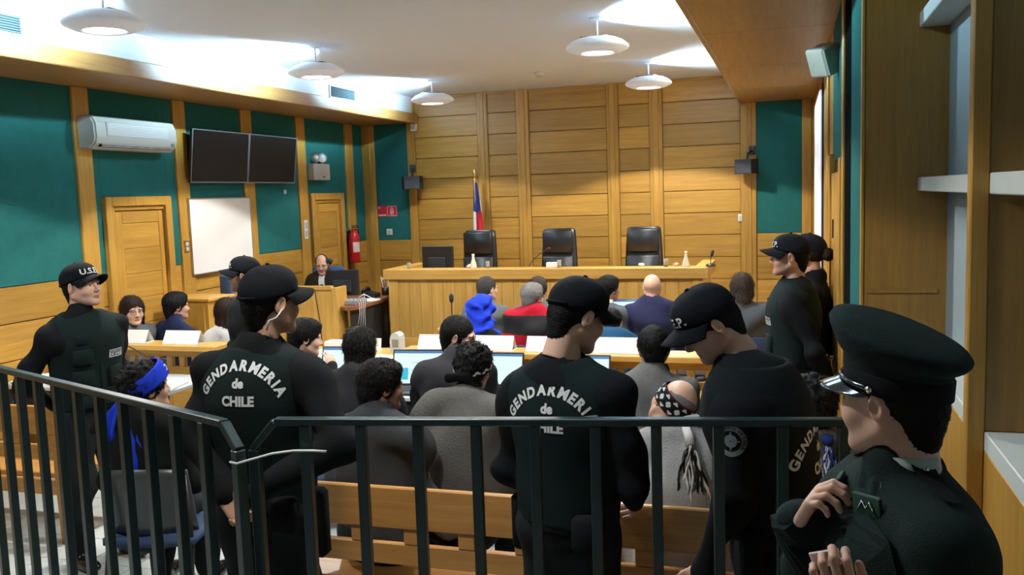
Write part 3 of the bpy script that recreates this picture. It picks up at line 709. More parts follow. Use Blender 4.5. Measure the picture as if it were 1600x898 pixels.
# ---------------------------------------------------------------- parapets with slatted fronts
def parapet(x0, x1, label):
    Y0 = 6.16
    r = thing('oak_parapet', label, 'parapet', ((x0+x1)/2, Y0, 0), 0, 'oak parapets between the rows')
    a, b = x0-(x0+x1)/2, x1-(x0+x1)/2
    box('top_board', (a, -0.13, 0.925), (b, 0.12, 0.97), wood_desk, r, 0.006)
    box('upper_rail', (a+0.03, -0.02, 0.86), (b-0.03, 0.03, 0.925), wood_desk, r)
    box('lower_rail', (a+0.03, -0.02, 0.70), (b-0.03, 0.03, 0.775), wood_desk, r)
    box('kick_board', (a+0.03, -0.02, 0.04), (b-0.03, 0.03, 0.14), wood_desk, r)
    n = int((b-a)/0.125); st = (b-a-0.08)/n
    src = None
    for k in range(n+1):
        x = a+0.04+k*st
        if src is None: src = MB().box((-0.026, -0.018, 0.775), (0.026, 0.028, 0.86), 0.003).build('baluster', wood_desk_z, r); src.location.x = x
        else: inst('baluster', src, r, (x, 0, 0))
    m = int((b-a)/0.5); st = (b-a-0.1)/m
    for k in range(m):
        box('panel_board', (a+0.05+k*st+0.004, -0.008, 0.14), (a+0.05+(k+1)*st-0.004, 0.016, 0.70), wood_desk, r)
    for x in (a+0.06, b-0.06): box('foot', (x-0.05, -0.1, 0), (x+0.05, 0.1, 0.04), wood_desk, r)
    return r
parapet(-6.0+0.06, -4.40, 'oak parapet with square openings at the left side')
parapet(-2.80, 0.24, 'oak parapet with square openings behind the laptops')
# white cards standing on the parapets
def card(x0, x1, y, z, h, label):
    r = thing('name_card', label, 'card', ((x0+x1)/2, y, z), 0, 'white cards on the parapets')
    w_ = (x1-x0)/2
    v = [(-w_, -0.06, 0), (w_, -0.06, 0), (w_, 0, h), (-w_, 0, h), (-w_, 0.06, 0), (w_, 0.06, 0)]
    v2 = [(x, yy*0.96, zz-0.0025) for x, yy, zz in v]
    f = [(0, 1, 2, 3), (3, 2, 5, 4), (9, 8, 7, 6), (10, 11, 8, 9), (0, 6, 7, 1), (5, 11, 10, 4), (1, 7, 8, 2), (2, 8, 11, 5), (3, 9, 6, 0), (4, 10, 9, 3)]
    raw('folded_sheet', v, f[:2]+[(4, 5, 1, 0)], white_paper, r)
for a, b, lb in ((-5.42, -5.12, 'white card on the left parapet behind the navy suited man'), (-4.95, -4.61, 'white card at the right end of the left parapet'),
                 (-5.93, -5.72, 'white card at the far left edge of the left parapet'), (-2.675, -1.93, 'long white card left of the red jacket on the parapet'), (-1.83, -1.42, 'white card on the parapet behind the cap of the central guard'),
                 (-1.36, -1.0, 'grey-white card right of the central guard on the parapet'), (-0.03, 0.185, 'white card at the right end of the parapet')):
    card(a, b, 6.16, 0.972, 0.105, lb)
# tables behind the parapets
table_top_m = plain('pale_table_top', (0.52, 0.56, 0.58, 1), 0.35)
def table(x0, x1, y0, y1, z, label, mat, group=None):
    r = thing('work_table', label, 'table', ((x0+x1)/2, (y0+y1)/2, 0), 0, group)
    a, b, c, d = x0-(x0+x1)/2, x1-(x0+x1)/2, y0-(y0+y1)/2, y1-(y0+y1)/2
    box('top', (a, c, z-0.03), (b, d, z), mat, r, 0.005)
    box('modesty_panel', (a+0.06, c+0.05, z-0.2), (b-0.06, c+0.065, z-0.03), black_rub, r)
    for x in (a+0.06, b-0.06):
        for y in (c+0.06, d-0.06): MB().tube([(x, y, 0), (x, y, z-0.03)], 0.02, 10).build('leg', black_pl, r, True)
    return r
table(-5.92, -4.35, 5.38, 5.98, 0.75, 'pale table in front of the left parapet', table_top_m)
table(-3.42, -2.2, 5.50, 6.0, 0.75, 'pale table with open laptops behind the seated defendants', table_top_m)
table(-2.18, 0.24, 5.50, 6.0, 0.75, 'pale table holding the green tea bottle at its right end', wood_desk)
table(-4.2, -3.02, 6.5, 7.35, 0.75, 'oak table with stacked papers in the central aisle', wood_desk)
table(-3.5, -0.35, 8.52, 8.88, 0.75, 'long oak table in front of the front row lawyers', wood_desk)
def papers(x, y, z, n, label, s=(0.21, 0.297), rz=0.0):
    r = thing('paper_stack', label, 'papers', (x, y, z), rz)
    for k in range(n):
        MB().box((-s[0]/2, -s[1]/2, 0.0005+k*0.008), (s[0]/2, s[1]/2, 0.0075+k*0.008), 0.001, Matrix.Rotation(random.uniform(-0.12, 0.12), 4, 'Z')).build('sheaf', white_paper, r)
papers(-3.55, 6.7, 0.75, 5, 'stack of white papers on the aisle table by the laptop', rz=0.4)
papers(-3.25, 6.72, 0.75, 4, 'white papers at the right corner of the aisle table', rz=1.2)
papers(-3.9, 6.75, 0.75, 7, 'thick pile of white papers at the left of the aisle table', rz=0.1)
papers(-4.47, 5.52, 0.75, 2, 'white papers by the microphone on the left table', rz=0.3)
papers(-5.75, 5.55, 0.75, 4, 'white papers at the far left of the left table', rz=0.2)
papers(-5.45, 5.6, 0.75, 3, 'white papers beside the left guard on the left table', rz=0.5)
papers(-2.95, 8.68, 0.75, 2, 'white papers on the table in front of the grey suited lawyer', rz=0.3)
papers(-2.62, 6.2, 0.972, 2, 'white papers leaning by the blue head wrap on the parapet', rz=0.9) if False else None
r = thing('tissue_carton', 'white box with blue trim on the aisle table', 'box', (-3.85, 7.1, 0.75))
box('carton', (-0.13, -0.07, 0), (0.13, 0.07, 0.1), white_paper, r); box('trim', (-0.131, -0.071, 0.03), (0.131, 0.071, 0.05), plain('pale_blue_print', (0.4, 0.5, 0.65, 1), 0.6), r, 0.001)
r = thing('desk_device', 'grey upright round-topped device behind the aisle table', 'device', (-3.32, 7.15, 0.75))
MB().prism([(-0.05, 0), (0.05, 0), (0.05, 0.12)]+[(0.05*math.cos(a), 0.12+0.06*math.sin(a)) for a in (0.5, 1.0, 1.57, 2.1, 2.6)]+[(-0.05, 0.12)], -0.05, 0.05, Matrix.Rotation(PI/2, 4, 'X')).build('body', lightgrey_pl, r)
box('slot', (-0.03, -0.053, 0.05), (0.03, -0.049, 0.12), grey_pl, r, 0.001)
r = thing('name_plate', 'white standing card on the aisle table by the clerk desk', 'card', (-3.62, 7.2, 0.75))
MB().box((-0.11, -0.004, 0), (0.11, 0.004, 0.11), 0.001, Matrix.Rotation(R(-12), 4, 'X')).build('plate', white_paper, r); box('foot', (-0.1, -0.01, 0), (0.1, 0.05, 0.006), white_paper, r, 0.001)
# laptops, screens towards the camera
def laptop(x, y, z, rz, label, wd=0.40, ht=0.25, kind=0):
    r = thing('laptop', label, 'laptop', (x, y, z), rz, 'open laptops')
    box('keyboard_deck', (-wd/2, -0.26, 0), (wd/2, 0.0, 0.018), black_pl, r, 0.004)
    kb = MB()
    for i in range(5):
        for k in range(14): kb.box((-wd/2+0.03+k*(wd-0.06)/14, -0.09-i*0.025+0.003, 0.018), (-wd/2+0.03+(k+1)*(wd-0.06)/14-0.003, -0.09-i*0.025+0.022, 0.0205), 0.0006)
    tag(kb.build('keys', black_rub, r), kind='stuff')
    Ml = Matrix.Translation((0, 0.005, 0.016)) @ Matrix.Rotation(R(-18), 4, 'X')
    lid = MB().box((-wd/2, 0, 0), (wd/2, 0.012, ht), 0.003, Ml).build('lid', black_pl, r)
    cols = {'base': (0.62, 0.86, 0.95), 'bar': (0.05, 0.16, 0.35), 'tile': (0.02, 0.42, 0.55), 'line': (0.25, 0.55, 0.62)}
    def em(n): return plain('screen_'+n, (*[c*0.2 for c in cols[n]], 1), 0.4, emit=cols[n], estr=1.0)
    MB().box((-wd/2+0.012, -0.0015, 0.014), (wd/2-0.012, 0.001, ht-0.012), 0.0005, Ml).build('display', em('base'), lid)
    MB().box((-wd/2+0.012, -0.0022, ht-0.03), (wd/2-0.012, -0.001, ht-0.012), 0.0003, Ml).build('display_bar', em('bar'), lid)
    if kind == 0:
        MB().box((-wd*0.36, -0.0022, 0.04), (-wd*0.22, -0.001, 0.125), 0.0003, Ml).build('display_tile', em('tile'), lid)
        for k in range(3): MB().box((-wd*0.18, -0.0022, 0.05+k*0.055), (wd*(0.1+0.1*k), -0.001, 0.057+k*0.055), 0.0003, Ml).build('display_line', em('line'), lid)
    return r
laptop(-2.53, 5.80, 0.75, 0.1, 'open laptop with a bright blue-white screen left of the suited man', 0.44, 0.26)
laptop(-3.17, 5.86, 0.75, 0.1, 'open laptop partly hidden by the long dark haired person', 0.38, 0.26, 1)
laptop(-1.98, 5.86, 0.75, 0.05, 'open laptop behind the curly haired man with headband', 0.38, 0.24, 1)
laptop(-1.36, 5.84, 0.75, 0.05, 'open laptop right of the central guard shoulder', 0.38, 0.24, 1)
laptop(-1.52, 8.75, 0.75, 0.1, 'open laptop between the navy suited lawyers in front row', 0.38, 0.27)
gooseneck(-4.66, 5.68, 0.752, 0.28, -0.52, 0.12, 'gooseneck microphone on the left table behind the blue headband man')
gooseneck(-5.62, 6.42, 0.56, 0.6, -0.14, 0.02, 'gooseneck microphone left of the left guard shoulder', True) if False else None
gooseneck(-5.68, 6.16, 0.972, 0.24, -0.13, -0.02, 'gooseneck microphone above the left parapet beside the guard')
gooseneck(-2.40, 6.14, 0.972, 0.33, 0.0, 0.0, 'upright microphone standing left of the blue head wrap')
gooseneck(-0.42, 8.66, 0.752, 0.22, 0.03, 0.0, 'small microphone before the grey haired woman at far right')
gooseneck(-0.93, 5.8, 0.752, 0.10, 0.34, -0.02, 'low bent microphone on the table left of the grey coated man')
# tea bottle
r = thing('tea_bottle', 'green labelled tea bottle with a yellow cap on the right table', 'bottle', (0.17, 5.72, 0.752))
tea = plain('green_tea', (0.28, 0.42, 0.05, 1), 0.15, coat=0.5)
MB().lathe([(0, 0), (0.042, 0), (0.046, 0.01), (0.046, 0.2), (0.044, 0.225), (0.026, 0.27), (0.016, 0.29), (0.016, 0.3)], 24).build('body', tea, r, True)
MB().lathe([(0.0467, 0.03), (0.0467, 0.19)], 24).build('label_wrap', plain('green_label', (0.13, 0.5, 0.02, 1), 0.35), r, True)
MB().lathe([(0, 0.296), (0.019, 0.296), (0.019, 0.328), (0.017, 0.332), (0, 0.332)], 20).build('cap', plain('yellow_cap', (0.8, 0.68, 0.05, 1), 0.4), r, True)
lb = MB()
for k, (za, zb, wa) in enumerate(((0.15, 0.165, 0.5), (0.125, 0.14, 0.7), (0.10, 0.112, 0.4))):
    P = [[(0.0473*math.cos(-1.75+wa*(i/4-0.5)), 0.0473*math.sin(-1.75+wa*(i/4-0.5)), z) for i in range(5)] for z in (za, zb)]
    lb.grid(P)
lb.build('red_print', plain('label_red', (0.5, 0.03, 0.02, 1), 0.5), r)
MB().lathe([(0, 0), (0.012, 0.0), (0.012, 0.001), (0, 0.001)], 10, Matrix.Translation((-0.009, -0.0472, 0.075)) @ Matrix.Rotation(PI/2, 4, 'X')).build('white_print', white_paper, r)

# ---------------------------------------------------------------- pews
def pew(x0, x1, yb, label, posts):
    """pew facing +Y, its back towards the camera at y = yb"""
    r = thing('oak_pew', label, 'pew', ((x0+x1)/2, yb, 0), 0, 'oak pews')
    a, b = x0-(x0+x1)/2, x1-(x0+x1)/2
    box('back_board', (a, 0, 0.70), (b, 0.03, 0.88), wood_bench, r, 0.005)
    box('lower_back_board', (a, 0.01, 0.535), (b, 0.04, 0.63), wood_bench, r, 0.005)
    box('seat_board', (a, 0.06, 0.40), (b, 0.28, 0.435), wood_bench, r, 0.006); box('seat_board', (a, 0.285, 0.40), (b, 0.47, 0.435), wood_bench, r, 0.006)
    box('stretcher', (a+0.06, 0.03, 0.30), (b-0.06, 0.06, 0.40), wood_bench, r, 0.004)
    k = int((b-a)/0.265); st = (b-a-0.16)/k; src = None
    for i in range(k+1):
        x = a+0.08+i*st
        if src is None: src = MB().box((-0.036, 0.008, 0.63), (0.036, 0.034, 0.70), 0.003).build('back_block', wood_bench, r); src.location.x = x
        else: inst('back_block', src, r, (x, 0, 0))
    for x in posts:
        sx = x-(x0+x1)/2
        v = [(0.0, 0.0), (0.07, 0.0), (0.08, 0.3), (0.09, 0.42), (0.075, 0.6), (0.05, 0.885), (-0.005, 0.885), (-0.012, 0.45)]
        MB().prism(v, sx-0.02, sx+0.02, Matrix(((0, 0, 1, 0), (1, 0, 0, 0), (0, 1, 0, 0), (0, 0, 0, 1)))).build('end_post', wood_bench, r)
        box('front_leg', (sx-0.025, 0.40, 0), (sx+0.025, 0.45, 0.40), wood_bench, r)
    return r
pew(-2.12, 0.27, 3.365, 'long oak pew directly behind the front railing', (-2.10, -1.0, 0.25))
pew(-5.92, -4.36, 4.36, 'oak pew at the far left beside the standing guard', (-5.9, -4.385))
# ---------------------------------------------------------------- S1 chair
r = thing('stacking_chair', 'grey plastic chair with blue seat under the blue headband man', 'chair', (-3.03, 3.61, 0), R(14))
P = []
for j in range(7):
    t = j/6; row = []
    for i in range(13):
        u = i/12*2-1
        row.append((u*0.22*(1-0.08*t), -0.10-0.05*t+0.06*u*u, 0.50+0.34*t-0.02*u*u*t))
    P.append(row)
MB().grid(P, (0, 0.012, 0)).build('backrest', plain('charcoal_plastic', (0.05, 0.055, 0.06, 1), 0.3), r, True)
P = []
for j in range(7):
    t = j/6; row = []
    for i in range(13):
        u = i/12*2-1; row.append((u*0.23, -0.12+t*0.46, 0.455-0.015*(1-u*u)+0.01*t-0.035*max(0, t-0.8)*5*0.4))
    P.append(row)
MB().grid(P, (0, 0, 0.035)).build('seat', plain('blue_upholstery', (0.03, 0.06, 0.13, 1), 0.9, bump=0.3), r, True)
for sx in (-1, 1):
    MB().tube([(sx*0.2, -0.12, 0.80), (sx*0.21, -0.10, 0.47), (sx*0.22, -0.2, 0.0)], 0.012, 8).build('rear_leg', black_pl, r, True)
    MB().tube([(sx*0.21, -0.1, 0.46), (sx*0.21, 0.3, 0.46), (sx*0.22, 0.36, 0.0)], 0.012, 8).build('front_leg', black_pl, r, True)

# ---------------------------------------------------------------- railing panels
def railing(p0, p1, z, bars, label, bend_end, slope_to):
    """panel from p0 to p1; bars = distances from p0; bend_end 0/1 = which end is chamfered to the post at slope_to"""
    a = Vector((p0[0], p0[1], 0)); b = Vector((p1[0], p1[1], 0)); L_ = (b-a).length
    r = thing('metal_railing', label, 'railing', a, math.atan2(b.y-a.y, b.x-a.x), 'dark steel railing panels')
    hw = 0.016
    box('top_rail', (0, -hw*1.1, z-0.024), (L_, hw*1.1, z), rail_paint, r, 0.003)
    box('bottom_rail', (0, -hw, 0.10), (L_, hw, 0.13), rail_paint, r, 0.003)
    src = None
    for d in bars:
        if src is None: src = MB().box((-0.0165, -0.0165, 0.13), (0.0165, 0.0165, z-0.024), 0.002).build('bar', rail_paint, r); src.location.x = d
        else: inst('bar', src, r, (d, 0, 0))
    q = Vector((slope_to[0], slope_to[1], 0)); e = (q-a); ex = e.dot((b-a).normalized()); zt = slope_to[2]
    s0 = L_ if bend_end else 0.0
    d = Vector((ex-s0, 0, zt-z+0.012)); L2 = d.length; ang = -math.atan2(d.z, d.x)
    M2 = Matrix.Translation((s0, 0, z-0.012)) @ Matrix.Rotation(ang, 4, 'Y')
    MB().box((0, -hw*1.1, -0.012), (L2+0.006, hw*1.1, 0.012), 0.003, M2).build('sloped_rail', rail_paint, r)
    box('end_post', (ex-0.018, -0.018, 0.0), (ex+0.018, 0.018, zt-0.005), rail_paint, r, 0.003)
    far = 0.0 if bend_end else L_
    box('end_post', (far-0.018, -0.018, 0.0), (far+0.018, 0.018, z-0.024), rail_paint, r, 0.003)
    return r
pa = Vector((-3.44, 3.141)); pb = Vector((-1.773, 2.455)); dl = (pb-pa).normalized(); pa2 = pa-dl*1.3
railing(pa2, pb, 1.40, [1.3+0.018+k*0.1845 for k in range(-6, 10)], 'angled dark green steel railing panel at the left', 1, (-1.708, 2.428, 1.315))
railing((-1.614, 2.508), (0.15, 2.805), 1.40, [0.10+0.1885*k for k in range(0, 9)], 'dark steel railing panel across the front right', 0, (-1.690, 2.495, 1.30))
r = thing('cable_tie', 'white cable tying the two railing panels together', 'cable', (-1.70, 2.45, 1.27))
MB().tube([(-0.035, -0.03, 0.0), (0.0, -0.045, 0.001), (0.03, -0.01, 0.006), (0.10, 0.005, 0.025), (0.17, 0.02, 0.034), (0.225, 0.045, 0.03), (0.26, 0.07, 0.022)], 0.004, 6).build('strap', plain('white_cord', (0.65, 0.68, 0.66, 1), 0.5), r, True)
MB().tube([(0.01, 0.0, -0.01), (0.012, 0.0, -0.2)], 0.004, 6).build('tail', MATS['white_cord'], r, True) if False else None

# ---------------------------------------------------------------- bookcase along the right side
r = thing('built_in_bookcase', 'built-in bookcase with white shelves and brown oak partitions', 'bookcase', (0.49, 2.6, 0))
box('end_panel', (-0.203, 1.40, 0), (0.14, 1.44, ZS), wood_dark, r, 0.003)
box('end_panel_edge', (-0.215, 1.395, 0), (-0.203, 1.445, ZS), wood_z, r, 0.002)
for k, z in enumerate((0.9, 1.5)): pass
box('panel_rail', (-0.19, 1.392, 1.64), (0.08, 1.40, 1.66), wood_dark, r, 0.002)
box('back_panel', (0.112, -3.5, 1.38), (0.13, 1.40, ZS), grey_lam, r, 0.002)
for z0, z1 in ((2.06, 2.115), (2.71, 2.768), (1.378, 1.43)):
    box('shelf', (0.0, 0.04, z0), (0.112, 1.40, z1), white_lam, r, 0.003)
    box('shelf', (0.0, -3.5, z0), (0.112, 0.0, z1), white_lam, r, 0.003)
box('partition', (0.0, 0.0, 1.43), (0.112, 0.04, ZS), wood_dark, r, 0.002)
box('partition_edge', (-0.045, -0.005, 0.0), (0.0, 0.045, ZS), wood_z, r, 0.004)
box('base_front', (0.0, -3.5, 0.0), (0.02, 1.40, 1.378), wood_z, r, 0.003)
tag(box('wall_right_gallery', (0.63, YF, 0), (0.75, 4.05, ZC), grey_lam, b=0.002), 'grey wall behind the built-in bookcase', kind='structure')

# ---------------------------------------------------------------- organic modelling: distance fields + surface nets
def V3(*a): return np.array(a, float)
def rotm(rx=0, ry=0, rz=0):
    return np.array(Euler((R(rx), R(ry), R(rz)), 'XYZ').to_matrix())
class Sdf:
    def __init__(s, lo, hi, h):
        s.h = h; lo = np.array(lo, float); n = np.ceil((np.array(hi, float)-lo)/h).astype(int)+1
        s.ax = [lo[i]+h*np.arange(n[i]) for i in range(3)]; s.lo = lo
        s.D = np.full(n, 0.5, np.float32)
    def put(s, fn, lo, hi, k=0.0, op='u'):
        sl = []; m = k+2.5*s.h+0.01
        for i in range(3):
            a = int(np.searchsorted(s.ax[i], lo[i]-m)); b = int(np.searchsorted(s.ax[i], hi[i]+m))
            if b-a < 1: return s
            sl.append(slice(a, b))
        sl = tuple(sl)
        X = s.ax[0][sl[0]][:, None, None]; Y = s.ax[1][sl[1]][None, :, None]; Z = s.ax[2][sl[2]][None, None, :]
        d = fn(X, Y, Z).astype(np.float32); A = s.D[sl]
        if op == 'u':
            if k > 0:
                t = np.clip(0.5+0.5*(A-d)/k, 0, 1); s.D[sl] = A*(1-t)+d*t-k*t*(1-t)
            else: s.D[sl] = np.minimum(A, d)
        elif op == 's':
            if k > 0:
                t = np.clip(0.5-0.5*(A+d)/k, 0, 1); s.D[sl] = A*(1-t)-d*t+k*t*(1-t)
            else: s.D[sl] = np.maximum(A, -d)
        return s
    def cone(s, p0, r0, p1, r1, k=0.0, flat=1.0, side=None, op='u'):
        p0 = np.array(p0, float); p1 = np.array(p1, float); ax = p1-p0; L2 = float(ax @ ax)+1e-12
        rm = max(r0, r1)*max(1.0, flat)
        if flat != 1.0:
            sd = np.array(side if side is not None else (1, 0, 0), float); u = ax/math.sqrt(L2); sd = sd-u*(sd @ u); sd /= np.linalg.norm(sd); wv = np.cross(u, sd)
        def fn(X, Y, Z):
            qx, qy, qz = X-p0[0], Y-p0[1], Z-p0[2]
            t = np.clip((qx*ax[0]+qy*ax[1]+qz*ax[2])/L2, 0, 1)
            qx = qx-t*ax[0]; qy = qy-t*ax[1]; qz = qz-t*ax[2]
            r = r0+(r1-r0)*t
            d2 = qx*qx+qy*qy+qz*qz
            if flat != 1.0:
                b = qx*wv[0]+qy*wv[1]+qz*wv[2]
                d2 = d2+(b*b)*(1/flat**2-1)
                return (np.sqrt(d2)-r)*min(1.0, 0.5+0.5*flat)
            return np.sqrt(d2)-r
        return s.put(fn, np.minimum(p0, p1)-rm, np.maximum(p0, p1)+rm, k, op)
    def ell(s, c, r, k=0.0, rot=None, op='u'):
        c = np.array(c, float); r = np.array(r, float); M = np.eye(3) if rot is None else np.array(rot)
        Mi = M.T
        rm = np.sqrt(((M*r[None, :])**2).sum(1))
        def fn(X, Y, Z):
            x, y, z = X-c[0], Y-c[1], Z-c[2]
            a = Mi[0, 0]*x+Mi[0, 1]*y+Mi[0, 2]*z; b = Mi[1, 0]*x+Mi[1, 1]*y+Mi[1, 2]*z; e = Mi[2, 0]*x+Mi[2, 1]*y+Mi[2, 2]*z
            k0 = np.sqrt((a/r[0])**2+(b/r[1])**2+(e/r[2])**2); k1 = np.sqrt((a/r[0]**2)**2+(b/r[1]**2)**2+(e/r[2]**2)**2)+1e-9
            return k0*(k0-1)/k1
        return s.put(fn, c-rm, c+rm, k, op)
    def box(s, c, hf, rad=0.01, k=0.0, rot=None, op='u'):
        c = np.array(c, float); hf = np.array(hf, float)-rad; M = np.eye(3) if rot is None else np.array(rot); Mi = M.T
        rm = np.sqrt(((M*(hf+rad)[None, :])**2).sum(1))+0.02
        def fn(X, Y, Z):
            x, y, z = X-c[0], Y-c[1], Z-c[2]
            q = [np.abs(Mi[i, 0]*x+Mi[i, 1]*y+Mi[i, 2]*z)-hf[i] for i in range(3)]
            o = np.sqrt(sum(np.maximum(v, 0)**2 for v in q)); return o+np.minimum(np.maximum(np.maximum(q[0], q[1]), q[2]), 0)-rad
        return s.put(fn, c-rm, c+rm, k, op)
    def half(s, n, d):
        """keep the side where n.p < d"""
        X = s.ax[0][:, None, None]; Y = s.ax[1][None, :, None]; Z = s.ax[2][None, None, :]
        s.D = np.maximum(s.D, (n[0]*X+n[1]*Y+n[2]*Z-d).astype(np.float32)); return s
    def wrinkle(s, amp, f=26.0, ph=0.0):
        X = s.ax[0][:, None, None]; Y = s.ax[1][None, :, None]; Z = s.ax[2][None, None, :]
        n = np.sin(f*Z+2.2*np.sin(f*0.31*X+ph)+1.8*np.sin(f*0.27*Y+1.3*ph)) + 0.7*np.sin(f*0.8*(X*0.7+Z*0.9)+2*np.sin(f*0.3*Y+f*0.22*Z+ph)+2*ph) + 0.5*np.sin(f*1.7*(Y*0.8-Z*0.5)+1.5*np.sin(f*0.4*X)+3*ph)
        s.D = s.D+(amp*n).astype(np.float32)*(np.abs(s.D) < 0.2); return s
    def fuzz(s, amp, f=90.0, ph=0.0):
        X = s.ax[0][:, None, None]; Y = s.ax[1][None, :, None]; Z = s.ax[2][None, None, :]
        n = np.sin(f*X+2*np.sin(f*.5*Y+ph))*np.sin(f*Y+2*np.sin(f*.6*Z+ph))*np.sin(f*Z+2*np.sin(f*.4*X+ph))
        s.D = s.D+(amp*n).astype(np.float32)*(np.abs(s.D) < 0.2); return s
    def mesh(s):
        D = s.D; D[0], D[-1] = 0.5, 0.5; D[:, 0], D[:, -1] = 0.5, 0.5; D[:, :, 0], D[:, :, -1] = 0.5, 0.5
        I = D < 0
        nx, ny, nz = D.shape
        cnt = np.zeros((nx-1, ny-1, nz-1), np.int8); cor = []
        for dx in (0, 1):
            for dy in (0, 1):
                for dz in (0, 1):
                    cor.append((dx, dy, dz)); cnt += I[dx:nx-1+dx, dy:ny-1+dy, dz:nz-1+dz]
        act = np.argwhere((cnt > 0) & (cnt < 8))
        idx = np.full(cnt.shape, -1, np.int64); idx[tuple(act.T)] = np.arange(len(act))
        vals = {c: D[act[:, 0]+c[0], act[:, 1]+c[1], act[:, 2]+c[2]] for c in cor}
        acc = np.zeros((len(act), 3)); n = np.zeros(len(act))
        for a in cor:
            for ax in range(3):
                if a[ax]: continue
                b = list(a); b[ax] = 1; b = tuple(b)
                va, vb = vals[a], vals[b]; m = (va < 0) != (vb < 0)
                t = va/(va-vb+1e-12)
                p = np.tile(np.array(a, float), (len(act), 1)); p[:, ax] = t
                acc[m] += p[m]; n[m] += 1
        P = (act+acc/np.maximum(n, 1)[:, None])*s.h+s.lo
        F = []
        for ax in range(3):
            o1, o2 = (ax+1) % 3, (ax+2) % 3
            A = I; sl0 = [slice(None)]*3; sl1 = [slice(None)]*3; sl0[ax] = slice(0, -1); sl1[ax] = slice(1, None)
            ch = I[tuple(sl0)] != I[tuple(sl1)]
            e = np.argwhere(ch); ok = (e[:, o1] > 0) & (e[:, o2] > 0) & (e[:, o1] < D.shape[o1]-1) & (e[:, o2] < D.shape[o2]-1); e = e[ok]
            ins = I[tuple(e.T)]
            def cell(d1, d2):
                q = e.copy(); q[:, o1] += d1; q[:, o2] += d2; return idx[tuple(q.T)]
            q = np.stack([cell(-1, -1), cell(0, -1), cell(0, 0), cell(-1, 0)], 1)
            q[~ins] = q[~ins][:, ::-1]; F.append(q)
        return P, np.concatenate(F)
def relax(P, F, it=1, lam=0.5):
    for _ in range(it):
        acc = np.zeros_like(P); n = np.zeros(len(P))
        for a in range(4):
            b = (a+1) % 4
            np.add.at(acc, F[:, a], P[F[:, b]]); np.add.at(n, F[:, a], 1)
            np.add.at(acc, F[:, b], P[F[:, a]]); np.add.at(n, F[:, b], 1)
        P = P*(1-lam)+lam*acc/np.maximum(n, 1)[:, None]
    return P
def sdf_obj(name, P, F, mats, parent, mi=None):
    me = bpy.data.meshes.new(name)
    me.vertices.add(len(P)); me.vertices.foreach_set('co', np.asarray(P, np.float32).ravel())
    me.loops.add(F.size); me.loops.foreach_set('vertex_index', F.astype(np.int32).ravel())
    me.polygons.add(len(F)); me.polygons.foreach_set('loop_start', np.arange(0, F.size, 4, dtype=np.int32))
    me.polygons.foreach_set('use_smooth', np.ones(len(F), bool))
    for m in (mats if isinstance(mats, (list, tuple)) else [mats]): me.materials.append(m)
    if mi is not None: me.polygons.foreach_set('material_index', np.asarray(mi, np.int32))
    me.update(); me.validate()
    o = bpy.data.objects.new(name, me)
    return link(o, parent)

